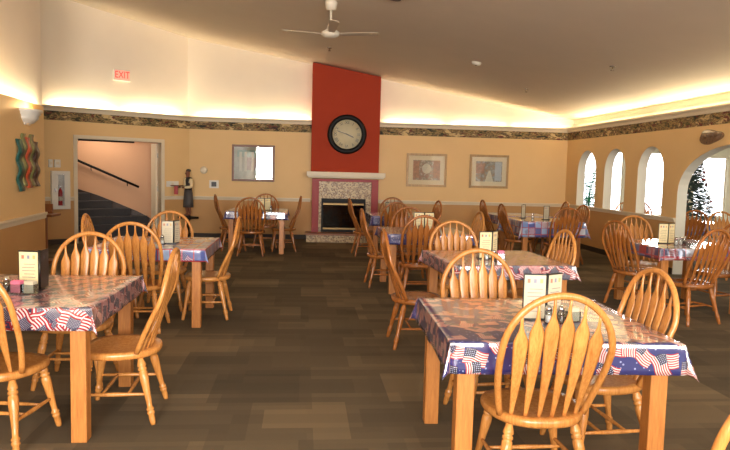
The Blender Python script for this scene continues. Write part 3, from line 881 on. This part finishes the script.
J = {'pelvis': ((0, 0, .50), (.075, .06)), 'waist': ((0, 0, .60), (.068, .052)), 'chest': ((0, 0, .73), (.085, .06)), 'neck': ((0, -.005, .835), .028),
     'jaw': ((0, -.02, .885), (.042, .05)), 'crown': ((0, -.012, .955), (.045, .052)), 'topp': ((0, -.006, .99), .026),
     'hipL': ((-.045, 0, .46), .05), 'kneeL': ((-.05, -.01, .26), .036), 'ankL': ((-.05, .01, .06), .024), 'toeL': ((-.055, -.07, .022), .02),
     'hipR': ((.045, 0, .46), .05), 'kneeR': ((.05, -.01, .26), .036), 'ankR': ((.05, .01, .06), .024), 'toeR': ((.055, -.07, .022), .02),
     'shL': ((-.105, 0, .78), .036), 'elL': ((-.14, -.01, .63), .028), 'wrL': ((-.10, -.14, .62), .02), 'haL': ((-.09, -.18, .62), .018),
     'shR': ((.105, 0, .78), .036), 'elR': ((.14, -.01, .63), .028), 'wrR': ((.06, -.14, .62), .02), 'haR': ((.03, -.18, .62), .018)}
Bn = [('pelvis', 'waist'), ('waist', 'chest'), ('chest', 'neck'), ('neck', 'jaw'), ('jaw', 'crown'), ('crown', 'topp'),
      ('pelvis', 'hipL'), ('hipL', 'kneeL'), ('kneeL', 'ankL'), ('ankL', 'toeL'), ('pelvis', 'hipR'), ('hipR', 'kneeR'), ('kneeR', 'ankR'), ('ankR', 'toeR'),
      ('chest', 'shL'), ('shL', 'elL'), ('elL', 'wrL'), ('wrL', 'haL'), ('chest', 'shR'), ('shR', 'elR'), ('elR', 'wrR'), ('wrR', 'haR')]
skinned('body', J, Bn, 'skin', sr)
JS = {k: (v[0], tuple(x + .008 for x in v[1]) if isinstance(v[1], tuple) else v[1] + .008) for k, v in J.items() if k in ('waist', 'chest', 'shL', 'elL', 'wrL', 'shR', 'elR', 'wrR')}
skinned('shirt', JS, [('waist', 'chest'), ('chest', 'shL'), ('shL', 'elL'), ('elL', 'wrL'), ('chest', 'shR'), ('shR', 'elR'), ('elR', 'wrR')], 'shirt', sr)
mb = MB().lathe([(.09, .56), (.092, .62), (.1, .7), (.108, .77), (.085, .82), (.045, .84)], (0, 0, 0), 24, 0, Matrix.Diagonal(Vector((1, .8, 1))))
mb.build('vest', 'vest', sr)
MB().box(-.022, .022, -.092, -.07, .66, .82).build('shirt_front', 'shirt', sr)
MB().lathe([(.12, .2), (.115, .3), (.105, .45), (.092, .57), (.06, .58)], (0, 0, 0), 24, 0, Matrix.Diagonal(Vector((1, .85, 1)))).build('apron', 'apron', sr)
MB().ball((0, .004, .972), .052, 16, 10, 0, (.95, 1.05, .7)).build('hair', 'vest', sr)
for sx in (-1, 1): MB().ball((sx * .017, -.063, .94), .006, 8, 6).build('eye', 'shirt', sr)
MB().ball((0, -.072, .915), .011, 8, 6, 0, (.8, 1, 1.3)).build('nose', 'skin', sr)
MB().lathe([(.045, 0), (.05, .004), (.05, .03), (.045, .03)], (0, -.04, 0), 20, 0, Matrix.Diagonal(Vector((2, 1.6, 1)))).build('plinth', 'dark_metal', sr)
t = empty('serving_tray', 'dark serving tray on the hands of the waiter statue', 'tray', A(.05, -.32, 0), 0)
tm = Matrix.Rotation(STROT, 4, 'Z') @ Vector((-.05, -.24, 0))
t.location = (SP[0] + tm.x, SP[1] + tm.y, .48 + .645)
MB().lathe([(.001, 0), (.12, 0), (.14, .015), (.135, .017), (.118, .006), (.001, .006)], (0, 0, 0), 28).build('dish', 'brown_wood', t)
MB().box(-.04, .04, -.10, -.09, -.17, -.0).build('napkin', 'pilaster', t)

# ------------------------------------------------------------------ chairs
LEAN = Vector((0, -.235, .972)).normalized()
def back_pt(u, w):
    """point of the back plane: u across, w up along the lean; the foot of the back follows the round seat edge"""
    y0 = -.185 + .055 * (u / .21) ** 2 * max(0, 1 - w / .35)
    curve = .035 * math.sin(PI * min(1, w / .615)) 
    return Vector((u, y0, .43)) + LEAN * w + Vector((0, -curve * .6, 0))
def chair_meshes(wm):
    P = []
    # seat
    mb = MB(); n = 36
    def outline(a_):
        c, s_ = math.cos(a_), math.sin(a_)
        ex = .75
        hw = .242 - .02 * (1 if s_ < 0 else 0) * abs(s_)
        return (hw * math.copysign(abs(c) ** ex, c), (.215 if s_ > 0 else .245) * math.copysign(abs(s_) ** (ex if s_ > 0 else .95), s_))
    rings = [(.86, .388), (.97, .395), (1.0, .408), (.995, .427), (.965, .436), (.8, .433), (.5, .424), (.2, .422)]
    vs = []
    for sc, z in rings:
        for k in range(n):
            x, y = outline(2 * PI * k / n); vs.append((x * sc, y * sc, z))
    fs = [(i * n + k, i * n + (k + 1) % n, (i + 1) * n + (k + 1) % n, (i + 1) * n + k) for i in range(len(rings) - 1) for k in range(n)]
    fs += [tuple(range(n))[::-1], tuple(range((len(rings) - 1) * n, len(rings) * n))]
    mb.add(vs, fs, 0, True)
    P.append(('seat', mb.mesh('seat', wm)))
    # bow
    path = []
    for t in range(9):
        q = t / 8; path.append((.203 + (.254 - .203) * math.sin(q * PI / 2), .335 * q))
    for t in range(1, 24):
        a_ = PI * t / 24; path.append((0.254 * math.cos(a_), .335 + .28 * math.sin(a_)))
    for t in range(8, -1, -1):
        q = t / 8; path.append((-(.203 + (.254 - .203) * math.sin(q * PI / 2)), .335 * q))
    pts = [back_pt(u, w) for u, w in path]
    P.append(('back_bow', MB().tube(pts, .0165, 10, flat=(.95, 1.0), up=(0, 1, .3)).mesh('back_bow', wm)))
    # arrow spindles
    prof = [(0, .010), (.05, .0115), (.2, .0175), (.42, .0265), (.60, .033), (.70, .0355), (.75, .034), (.79, .025), (.83, .015), (.87, .0095), (.92, .0075), (1, .0065)]
    for k in range(6):
        ub = (-2.5 + k) * .062; ut = (-2.5 + k) * .0715
        wt = .335 + .28 * math.sqrt(max(0, 1 - (ut / .254) ** 2))
        p0 = back_pt(ub, -.005); p1 = back_pt(ut, wt)
        path = []; rs = []
        for t, hw in prof:
            w_ = wt * t; u_ = ub + (ut - ub) * t
            path.append(back_pt(u_, w_) if t > 0 else p0)
            rs.append((.0065, hw))
        P.append(('spindle', MB().tube(path, rs, 8, up=(0, 1, .3)).mesh('spindle', wm)))
    # turned legs
    lp = [(0, .016), (.05, .019), (.10, .025), (.13, .027), (.15, .0195), (.165, .0265), (.19, .027), (.205, .02), (.225, .026), (.3, .027), (.42, .0235), (.55, .0195), (.68, .0165),
          (.74, .0165), (.755, .0225), (.775, .0235), (.79, .0175), (.805, .0225), (.83, .023), (.85, .0175), (.9, .0185), (.96, .0165), (1, .014)]
    legs = {}
    for sx in (-1, 1):
        for sy in (-1, 1):
            a_ = Vector((sx * .155, sy * .145, .395)); b_ = Vector((sx * .225, .205 if sy > 0 else -.235, 0.0))
            legs[(sx, sy)] = (a_, b_)
            P.append(('leg', MB().tube([a_.lerp(b_, t) for t, r_ in lp], [r_ for t, r_ in lp], 10).mesh('leg', wm)))
    def rod(a_, b_, r_):
        return MB().tube([a_.lerp(b_, t) for t in (0, .15, .35, .5, .65, .85, 1)], [r_ * k for k in (.65, .8, 1, 1.1, 1, .8, .65)], 8)
    side = {}
    for sx in (-1, 1):
        a_ = legs[(sx, 1)][0].lerp(legs[(sx, 1)][1], .55); b_ = legs[(sx, -1)][0].lerp(legs[(sx, -1)][1], .55)
        side[sx] = (a_, b_)
        P.append(('stretcher', rod(a_, b_, .012).mesh('stretcher', wm)))
    for t in (.3, .7):
        P.append(('cross_stretcher', rod(side[-1][0].lerp(side[-1][1], t), side[1][0].lerp(side[1][1], t), .011).mesh('cross_stretcher', wm)))
    return P
CM = {'oak': chair_meshes('oak'), 'oak_dark': chair_meshes('oak_dark')}
PROTO = {}
def chair(x, y, deg, label, group, wm='oak'):
    if wm not in PROTO:
        root = empty('dining_chair', label, 'chair', (x, y, 0), R(deg - 90), group)
        for nm, me in CM[wm]:
            o = bpy.data.objects.new(nm, me); COL.objects.link(o); o.parent = root
        PROTO[wm] = root
        return root
    root = copy_tree(PROTO[wm])
    root.location = (x, y, 0); root.rotation_euler = (0, 0, R(deg - 90))
    return tag(root, label, 'chair', group)

# ------------------------------------------------------------------ tables
def cloth_mesh(W, D, d, wav):
    mb = MB(); mb.uv = []
    r0 = .012
    def axis(h):
        n = 22
        inner = [-h + 2 * h * i / n for i in range(n + 1)]
        out = [h + d * k for k in (.03, .09, .22, .42, .62, .82, 1.0)]
        return [-v for v in out[::-1]] + inner + out
    ax, ay = axis(W / 2), axis(D / 2)
    vs = []
    for v in ay:
        for u in ax:
            ou = max(0, abs(u) - W / 2); ov = max(0, abs(v) - D / 2)
            cx = max(-W / 2, min(W / 2, u)); cy = max(-D / 2, min(D / 2, v))
            r = math.hypot(ou, ov)
            if r == 0:
                vs.append((u, v, 0)); mb.uv.append((u, v)); continue
            dx, dy = math.copysign(ou / r, u) if ou else 0, math.copysign(ov / r, v) if ov else 0
            ph = math.atan2(ov, ou)
            s_ = .01 + .3 * math.sin(2 * ph) ** 2
            along = cy if ou > ov else cx
            rip = .5 + .5 * math.sin(along * wav + (1.3 if u > 0 else 0) + (2.1 if v > 0 else 0))
            s_ += .05 * rip * (r / d)
            rr = r * (1 - .14 * math.sin(2 * ph))
            hx = rr * s_
            z = -math.sqrt(max(0, rr * rr - hx * hx))
            if r < .02: hx += .004 * (r / .02)
            else: hx += .004
            vs.append((cx + dx * hx, cy + dy * hx, z)); mb.uv.append((u, v))
    nx, ny = len(ax), len(ay)
    fs = [(j * nx + i, j * nx + i + 1, (j + 1) * nx + i + 1, (j + 1) * nx + i) for j in range(ny - 1) for i in range(nx - 1)]
    mb.add(vs, fs, 0, True)
    return mb
TABLES = {}
def table(key, x, y, rot, W, D, cloth, drop, tlabel, clabel):
    e = empty('dining_table', tlabel, 'table', (x, y, 0), R(rot), 'dining tables')
    w, d = W / 2 - .012, D / 2 - .012
    MB().box(-w, w, -d, d, .73, .765).build('tabletop', 'table_oak', e, .004)
    mb = MB(); i = .07
    mb.box(-w + i, w - i, -d + i, -d + i + .022, .655, .73).box(-w + i, w - i, d - i - .022, d - i, .655, .73)
    mb.box(-w + i, -w + i + .022, -d + i + .022, d - i - .022, .655, .73).box(w - i - .022, w - i, -d + i + .022, d - i - .022, .655, .73)
    mb.build('apron', 'table_oak', e)
    lw = .085
    for sx in (-1, 1):
        for sy in (-1, 1):
            cx, cy = sx * (w - .035 - lw / 2), sy * (d - .035 - lw / 2)
            MB().box(cx - lw / 2, cx + lw / 2, cy - lw / 2, cy + lw / 2, 0, .73).build('leg', 'table_oak', e, .005)
    o = cloth_mesh(W, D, drop, 13).build('tablecloth', cloth, None, 0, True)
    o.location = (x, y, .768); o.rotation_euler = (0, 0, R(rot))
    sd = o.modifiers.new('solid', 'SOLIDIFY'); sd.thickness = .002; sd.offset = -1
    if o.data.polygons[len(o.data.polygons) // 2].normal.z < 0: o.data.flip_normals()
    tag(o, clabel, 'tablecloth', 'patriotic tablecloths')
    TABLES[key] = (x, y, R(rot))
    return e
def on(key, u, v):
    x, y, r = TABLES[key]
    return (x + u * math.cos(r) - v * math.sin(r), y + u * math.sin(r) + v * math.cos(r), .770)
TZ = .770

def menu_holder(x, y, rz, label, paper='paper', open_deg=60, w=.128, h=.25, second=None):
    e = empty('menu_holder', label, 'menu stand', (x, y, TZ), rz, 'menu stands')
    def panel(ang, side, paper):
        Mt = Matrix.Rotation(ang, 4, 'Z')
        MB().box(0, side * w, -.004, .004, 0, h, 0, Mt).build('board', 'black', e, .002)
        mb = MB()
        a_, b_ = sorted((side * .008, side * (w - .006)))
        mb.box(a_, b_, -.0055, -.004, .008, h - .008, 0, Mt)
        m = (a_ + b_) / 2; q = (b_ - a_) / 2
        for k, mi in enumerate((2, 3, 4) if paper != 'black' else ()):
            cx = m + (k - 1) * q * .6
            mb.box(cx - q * .14, cx + q * .14, -.0062, -.0055, h - .05, h - .028, mi, Mt)
        for k in range(7 if paper != 'black' else 0):
            zz = h - .085 - k * .02
            mb.box(m - q * (.7 if k % 3 else .5), m + q * (.75 - .1 * (k % 2)), -.006, -.0055, zz, zz + .004, 1, Mt)
        mb.build('menu_card', [paper, 'ink', 'ink_red', 'ink_blue', 'ink_gold'], e)
        mb = MB()
        mb.box(a_, b_, .004, .0055, .008, h - .008, 0, Mt); mb.build('menu_card', [paper], e)
    panel(R(0), -1, paper)
    panel(R(open_deg), 1, second or paper)
    MB().tube([(0, 0, 0), (0, 0, h + .004)], .008, 8).build('spine', 'black', e)
    MB().box(-w, .02, -.02, .05, 0, .006).build('base', 'black', e)
    return e
def shaker(x, y, fill, label, group='salt and pepper shakers'):
    e = empty('shaker', label, 'shaker', (x, y, TZ), 0, group)
    MB().lathe([(.001, 0), (.02, 0), (.022, .006), (.019, .05), (.017, .068), (.001, .068)], (0, 0, 0), 14).build('jar', 'shaker', e)
    MB().lathe([(.001, .004), (.016, .004), (.0155, .04), (.001, .04)], (0, 0, 0), 12).build('filling', fill, e)
    MB().lathe([(.018, .066), (.0185, .08), (.012, .092), (.001, .094)], (0, 0, 0), 14).build('lid', 'chrome', e)
    return e
def caddy(x, y, rz, fill, label):
    e = empty('sweetener_caddy', label, 'caddy', (x, y, TZ), rz, 'sweetener caddies')
    w, d, h = .034, .027, .055
    mb = MB().box(-w, w, -d, d, 0, .004).box(-w, w, -d, -d + .003, .004, h).box(-w, w, d - .003, d, .004, h).box(-w, -w + .003, -d + .003, d - .003, .004, h).box(w - .003, w, -d + .003, d - .003, .004, h)
    mb.build('holder', 'shaker', e)
    mb = MB()
    for k in range(7):
        yy = -d + .006 + k * (2 * d - .012) / 6
        mb.box(-w + .006, w - .006, yy - .002, yy + .002, .004, h + .016 + .004 * (k % 2))
    mb.build('packets', fill, e)
    return e

# ---- nearest table, centre right (T1)
table('a', 1.27, 3.44, -2, 1.12, 1.09, 'cloth_navy', .145, 'oak dining table in the centre foreground', 'navy tablecloth with scattered flags on the centre foreground table')
chair(1.14, 3.05, 90, 'honey oak chair in the centre foreground, its back to the camera', 'chairs at the foreground table')
chair(1.22, 4.0, -85, 'honey oak chair on the far side of the centre foreground table', 'chairs at the foreground table')
chair(1.672, 3.48, 184, 'honey oak chair pushed in at the right side of the centre foreground table', 'chairs at the foreground table')
u = on('a', .05, -.06)
menu_holder(u[0], u[1], R(-6), 'white menu card stand on the centre foreground table', 'paper', 38)
u = on('a', .04, -.13); shaker(u[0], u[1], 'salt', 'glass salt shaker on the centre foreground table, before the menu stand')
u = on('a', .105, -.135); shaker(u[0], u[1], 'pepper', 'glass pepper shaker on the centre foreground table, before the menu stand')
u = on('a', .19, -.08); caddy(u[0], u[1], .2, 'paper', 'small clear packet caddy on the centre foreground table')
# ---- second table of the middle row (T2)
table('b', 1.79, 5.95, 4, 1.09, 1.09, 'cloth_packed', .12, 'oak dining table directly behind the centre foreground table', 'red white and blue packed flag tablecloth behind the foreground table')
chair(1.05, 5.76, 0, 'brown chair seen from the side at the left of the second middle table', 'chairs at the second middle table', 'oak_dark')
chair(2.16, 5.94, 185, 'honey oak chair at the right side of the second middle table', 'chairs at the second middle table')
chair(1.61, 6.53, -90, 'honey oak chair facing the camera behind the second middle table', 'chairs at the second middle table')
u = on('b', -.05, -.08); menu_holder(u[0], u[1], R(8), 'cream menu card stand on the second middle table', 'cream_paper', 45)
u = on('b', -.13, -.17); shaker(u[0], u[1], 'salt', 'glass salt shaker on the second middle table')
u = on('b', -.07, -.19); shaker(u[0], u[1], 'pepper', 'glass pepper shaker on the second middle table')
u = on('b', .03, -.10); caddy(u[0], u[1], 0, 'pink', 'pink sweetener caddy on the second middle table')
# ---- third table of the middle row (T3)
table('c', 1.6, 8.6, 0, 1.09, 1.09, 'cloth_dark', .13, 'oak dining table third in the middle row', 'dark blue flag tablecloth third in the middle row')
chair(1.12, 8.75, 2, 'brown chair seen from the side at the left of the third middle table', 'chairs at the third middle table', 'oak_dark')
chair(1.44, 7.95, 90, 'brown chair with its back to the camera before the third middle table', 'chairs at the third middle table', 'oak_dark')
chair(1.55, 9.12, -90, 'brown chair facing the camera behind the third middle table', 'chairs at the third middle table', 'oak_dark')
chair(2.04, 8.55, 182, 'honey oak chair at the right side of the third middle table', 'chairs at the third middle table')
u = on('c', .0, -.12); menu_holder(u[0], u[1], R(-4), 'cream menu card stand on the third middle table', 'cream_paper', 20, .14)
u = on('c', -.08, -.22); shaker(u[0], u[1], 'salt', 'glass shaker on the third middle table')
# ---- fourth table, by the fireplace (T4)
table('d', 1.72, 11.8, 0, 1.05, 1.05, 'cloth_dark', .17, 'oak dining table nearest the fireplace, end of the middle row', 'dark blue flag tablecloth nearest the fireplace')
chair(1.18, 11.95, 4, 'brown chair in front of the fireplace glass, seen from the side', 'chairs at the fireplace table', 'oak_dark')
chair(1.57, 11.16, 90, 'brown chair with its back to the camera at the fireplace table', 'chairs at the fireplace table', 'oak_dark')
chair(1.75, 12.35, -90, 'brown chair behind the fireplace table against the back wall rail', 'chairs at the fireplace table', 'oak_dark')
chair(2.14, 11.7, 186, 'brown chair at the right side of the fireplace table', 'chairs at the fireplace table', 'oak_dark')
u = on('d', -.17, -.1); menu_holder(u[0], u[1], R(50), 'dark menu stand on the fireplace table', 'paper', 60, .11, .22)
u = on('d', -.09, -.15); shaker(u[0], u[1], 'salt', 'glass shaker on the fireplace table')
# ---- left near table (L1)
table('e', -1.675, 4.17, 0, 1.1, 1.12, 'cloth_packed', .12, 'oak dining table at the left foreground edge', 'red and navy packed flag tablecloth at the left foreground')
chair(-1.11, 4.13, 182, 'honey oak chair seen from the side at the right of the left foreground table', 'chairs at the left foreground table')
chair(-1.58, 4.74, -90, 'honey oak chair facing the camera behind the left foreground table', 'chairs at the left foreground table')
chair(-1.66, 3.74, 82, 'honey oak chair cut off by the left edge of the picture', 'chairs at the left foreground table')
u = on('e', .08, -.03); menu_holder(u[0], u[1], R(-8), 'cream menu stand on the left foreground table', 'cream_paper', 97, .13, .24, 'black')
u = on('e', -.085, -.1); shaker(u[0], u[1], 'pepper', 'glass pepper shaker beside the pink caddy at left')
u = on('e', -.01, -.13); caddy(u[0], u[1], R(-8), 'pink', 'pink sweetener caddy on the left foreground table')
u = on('e', .07, -.14); caddy(u[0], u[1], R(-8), 'paper', 'clear white packet caddy beside the pink caddy at left')
# ---- second left table (L2)
table('f', -1.46, 6.81, 0, 1.1, 1.08, 'cloth_patch', .12, 'oak dining table second in the left row', 'light blue patchwork tablecloth second in the left row')
chair(-1.52, 6.32, 90, 'brown oak chair with its back to the camera at the second left table', 'chairs at the second left table')
chair(-1.49, 7.25, -90, 'honey oak chair facing the camera at the far side of the second left table', 'chairs at the second left table')
chair(-.98, 6.87, 181, 'honey oak chair seen from the side at the right of the second left table', 'chairs at the second left table')
chair(-1.87, 6.92, 6, 'honey oak chair in front of the dark stairs, edge of its back showing', 'chairs at the second left table')
u = on('f', .18, -.12); menu_holder(u[0], u[1], R(4), 'white menu stand with black side on the second left table', 'paper', 70, .12, .23)
u = on('f', .08, -.18); shaker(u[0], u[1], 'salt', 'glass shaker on the second left table')
# ---- third left table by the back wall (L3)
table('g', -.82, 12.35, 0, 1.08, 1.08, 'cloth_dark', .14, 'oak dining table under the colonnade picture', 'dark blue flag tablecloth under the colonnade picture')
chair(-1.29, 12.4, 14, 'brown chair at the left of the table under the colonnade picture', 'chairs under the colonnade picture', 'oak_dark')
chair(-.9, 11.75, 90, 'brown chair with its back to the camera under the colonnade picture', 'chairs under the colonnade picture', 'oak_dark')
chair(-.72, 12.9, -88, 'brown chair against the wall rail under the colonnade picture', 'chairs under the colonnade picture', 'oak_dark')
chair(-.36, 12.42, 184, 'brown chair at the right of the table under the colonnade picture', 'chairs under the colonnade picture', 'oak_dark')
u = on('g', .12, -.12); menu_holder(u[0], u[1], R(4), 'dark framed menu stand on the table under the colonnade picture', 'cream_paper', 20, .12, .22)
u = on('g', .24, -.14); shaker(u[0], u[1], 'salt', 'glass shaker on the table under the colonnade picture')
# ---- far right pair of tables by the arcade corner (R1)
table('h', 4.2, 11.15, 0, 1.1, 1.1, 'cloth_patch', .26, 'oak dining table at the near end of the pair by the arcade corner', 'light blue tablecloth hanging low at the near end of the corner pair')
table('i', 4.2, 12.42, 0, 1.1, 1.1, 'cloth_patch', .16, 'oak dining table at the far end of the pair by the arcade corner', 'light blue tablecloth at the far end of the corner pair')
chair(3.81, 12.45, 0, 'brown chair farther back of the two left of the corner tables', 'chairs at the corner tables', 'oak_dark')
chair(3.74, 11.0, 0, 'brown chair nearer of the two left of the corner tables', 'chairs at the corner tables', 'oak_dark')
chair(4.24, 10.47, 92, 'brown chair with its back to the camera at the corner tables', 'chairs at the corner tables', 'oak_dark')
chair(4.86, 12.53, 176, 'brown chair farther back of the two right of the corner tables', 'chairs at the corner tables', 'oak_dark')
chair(4.66, 11.2, 186, 'brown chair nearer of the two right of the corner tables', 'chairs at the corner tables', 'oak_dark')
u = on('h', -.2, .33); menu_holder(u[0], u[1], R(40), 'left of the two menu stands on the corner tables', 'paper', 50, .12, .24)
u = on('h', .12, .0); menu_holder(u[0], u[1], R(20), 'right of the two menu stands on the corner tables', 'paper', 50, .12, .24)
u = on('h', -.07, .28); shaker(u[0], u[1], 'salt', 'glass shaker on the corner tables')
# ---- right table by the tall arch (R2)
table('j', 4.5, 7.45, 2, 1.1, 1.1, 'cloth_union', .13, 'oak dining table in front of the tall arch at right', 'blue and red patchwork tablecloth in front of the tall arch')
chair(4.01, 7.5, 16, 'brown chair at the left of the table before the tall arch', 'chairs before the tall arch', 'oak_dark')
chair(4.47, 8.12, -88, 'honey oak chair at the far side of the table before the tall arch', 'chairs before the tall arch')
chair(4.2, 6.7, 106, 'brown chair with its back to the camera before the tall arch', 'chairs before the tall arch', 'oak_dark')
chair(5.0, 7.45, 192, 'brown chair at the right edge of the picture behind another brown chair', 'chairs before the tall arch', 'oak_dark')
u = on('j', -.14, -.02); menu_holder(u[0], u[1], R(-4), 'black framed menu stand on the table before the tall arch', 'cream_paper', 30, .12, .24)
for k, (a_, b_, fl, lab) in enumerate(((-.12, -.16, 'salt', 'glass salt shaker nearest the menu stand before the tall arch'), (-.05, -.14, 'salt', 'middle glass shaker on the table before the tall arch'), (.02, -.10, 'pepper', 'glass pepper shaker on the table before the tall arch'))):
    u = on('j', a_, b_); shaker(u[0], u[1], fl, lab)
# ---- nearest chair at the lower right corner
chair(1.37, 1.98, 97, 'honey oak chair cut off at the lower right corner', 'chair in the corner of the picture')
# ---- garden room
table('k', 7.0, 11.32, 0, 1.05, 1.05, 'cloth_patch', .2, 'oak dining table in the bright room beyond the tall arch', 'light blue tablecloth in the bright room beyond the tall arch')
chair(6.47, 10.55, 86, 'brown chair just beyond the tall arch, its back to us', 'chairs in the bright room', 'oak_dark')
chair(7.36, 12.05, -90, 'brown chair beyond the tall arch, partly behind another chair', 'chairs in the bright room', 'oak_dark')
chair(6.73, 9.62, -88, 'pale oak chair facing us just beyond the tall arch', 'chairs in the bright room')
chair(6.62, 12.5, -80, 'oak chair back seen low through the third arched opening, left one', 'chairs in the bright room')
chair(7.12, 13.0, -95, 'oak chair back seen low through the third arched opening, right one', 'chairs in the bright room')
# decorated tree
e = empty('decorated_tree', 'dark fir tree hung with silvery baubles beyond the tall arch', 'tree', (8.55, 13.9, 0))
MB().tube([(0, 0, 0), (0, 0, 2.1)], [.05, .02], 8).build('trunk', 'brown_wood', e)
MB().lathe([(.001, 0), (.2, 0), (.24, .3), (.2, .3), (.001, .28)], (0, 0, 0), 20).build('pot', 'terracotta', e)
rng = random.Random(3)
mb = MB()
for k in range(2400):
    z = .35 + 2.0 * (rng.random() ** 1.1); rmax = .52 * (2.62 - z) / 1.95 + .05
    a_ = rng.random() * 2 * PI; r_ = rmax * (.45 + .55 * rng.random())
    p = Vector((r_ * math.cos(a_), r_ * math.sin(a_), z))
    d = Vector((math.cos(a_), math.sin(a_), -.3)).normalized() * .1; q = Vector((-math.sin(a_), math.cos(a_), rng.uniform(-.4, .4))) * .032
    mb.add([p - d, p + q, p + d, p - q], [(0, 1, 2, 3)])
mb.build('foliage', 'fir', e)
for k in range(95):
    z = .45 + 1.85 * rng.random(); rmax = .52 * (2.62 - z) / 1.95 + .06
    a_ = -PI / 2 + rng.uniform(-1.7, 1.7)
    MB().ball((rmax * math.cos(a_), rmax * math.sin(a_), z), .034, 8, 6).build('bauble', 'bauble' if k % 9 else 'bauble_red', e)
# leafy plant seen through the first arch
e = empty('potted_plant', 'green leafy plant seen through the first arched opening', 'plant', (6.93, 15.4, 0))
MB().lathe([(.001, 0), (.14, 0), (.18, .34), (.15, .34), (.001, .3)], (0, 0, 0), 20).build('pot', 'terracotta', e)
stm = MB(); lf = MB()
for k in range(12):
    a_ = rng.random() * 2 * PI; h_ = 1.0 + .9 * rng.random(); r_ = .1 + .14 * rng.random()
    tip = Vector((r_ * math.cos(a_), r_ * math.sin(a_), h_))
    stm.tube([(0, 0, .3), (tip.x * .3, tip.y * .3, .3 + (h_ - .3) * .6), tip], [.01, .008, .004], 6)
    for j in range(9):
        t_ = .3 + .7 * j / 8
        c = Vector((tip.x * t_, tip.y * t_, .3 + (h_ - .3) * t_)); b_ = rng.random() * 2 * PI
        d = Vector((math.cos(b_), math.sin(b_), .25)); q = Vector((-math.sin(b_), math.cos(b_), 0))
        ln = .2 + .1 * rng.random()
        lf.add([c, c + d * ln * .5 + q * .085, c + d * ln + Vector((0, 0, -.05)), c + d * ln * .5 - q * .085], [(0, 1, 2, 3)])
stm.build('stems', 'leaf', e); lf.build('leaves', 'leaf', e)

# ------------------------------------------------------------------ lights
def area(name, loc, rot, sx, sy, power, col, spread=180):
    l = bpy.data.lights.new(name, 'AREA'); l.shape = 'RECTANGLE'; l.size = sx; l.size_y = sy; l.energy = power; l.color = col
    l.spread = R(spread)
    o = bpy.data.objects.new(name, l); COL.objects.link(o); o.location = loc; o.rotation_euler = rot
    return o
WARM = (1.0, .86, .56)
COVE_TILT = 135      # tubes lean towards the upper wall
def cove(p0, p1, z, power, tilt=None):
    p0, p1 = Vector(p0), Vector(p1); c = (p0 + p1) / 2; d = p1 - p0
    area('cove_tube_light', (c.x, c.y, z), (R(tilt or COVE_TILT), 0, math.atan2(d.y, d.x)), d.length, .05, power * d.length, WARM)
CP = 17
zc = BZ1 + .04
for s0, s1 in ((.15, 1.3), (1.55, 2.75)):
    cove(A(s1, .16, 0)[:2], A(s0, .16, 0)[:2], zc, CP)
for xa, xb in ((-2.3, -1.2), (-1.0, .1), (1.8, 3.1), (3.3, 4.55), (4.75, 5.9)):
    cove((xa, YB + .16), (xb, YB + .16), zc, CP * (.7 if xa < 1 else .42))
for ya, yb in ((2.0, 5.0), (5.2, 8.2), (8.4, 11.2), (11.4, 14.3)):
    cove((XR + .16, yb), (XR + .16, ya), zc + .02, CP * .62, 225)
for s0, s1 in ((-6, -3.4), (-3.2, -1.2), (-1.0, .9)):
    cove(L(s0, -.24, 0)[:2], L(s1, -.24, 0)[:2], LT + .03, CP * .35)
pl = bpy.data.lights.new('sconce_bulb', 'POINT'); pl.energy = 10; pl.color = (1, .62, .28); pl.shadow_soft_size = .03
o = bpy.data.objects.new('sconce_bulb', pl); COL.objects.link(o); o.location = L(-.68, .13, 2.2)
DAY = (1.0, .93, .82)
for a_, b_, c_, d_ in WIN:
    area('window_daylight', ((a_ + b_) / 2, GY1 + .25, (c_ + d_) / 2), (-PI / 2, 0, 0), b_ - a_, d_ - c_, 200, DAY)
for (a_, b_), pw in zip(RWN, (700, 520, 380)):
    area('window_daylight', ((a_ + b_) / 2, -3.3, 2.05), (PI / 2, 0, 0), b_ - a_, 2.5, pw, DAY)
area('stair_light', A(1.7, .7, 2.37), (0, 0, 0), .9, .5, 15, (1, .84, .66))
area('garden_fill_light', (9.2, 9.5, 2.58), (0, 0, 0), 3, 6, 90, DAY)  # unseen fill light below the closed garden room ceiling; no skylight opening

w = bpy.data.worlds.new('world'); S.world = w; w.use_nodes = True
bg = w.node_tree.nodes['Background']; bg.inputs[0].default_value = (.95, .97, 1, 1); bg.inputs[1].default_value = 5.0

# ------------------------------------------------------------------ camera
cam = bpy.data.cameras.new('camera'); co = bpy.data.objects.new('camera', cam); COL.objects.link(co)
cam.sensor_width = 36; cam.lens = 655 / 730 * 36; cam.sensor_fit = 'HORIZONTAL'; cam.clip_start = .05
Mr = Matrix.Rotation(R(-5.5), 4, 'Z') @ Matrix.Rotation(R(90 - 4.76), 4, 'X') @ Matrix.Rotation(R(1.45), 4, 'Z')
co.matrix_world = Matrix.Translation((0, 0, 1.55)) @ Mr
S.camera = co
S.view_settings.view_transform = 'Standard'
S.view_settings.look = 'None'
S.view_settings.exposure = 0.0
S.view_settings.gamma = 1.0
S.view_settings.use_curve_mapping = False
S.cycles.max_bounces = 8
S.cycles.use_denoising = True
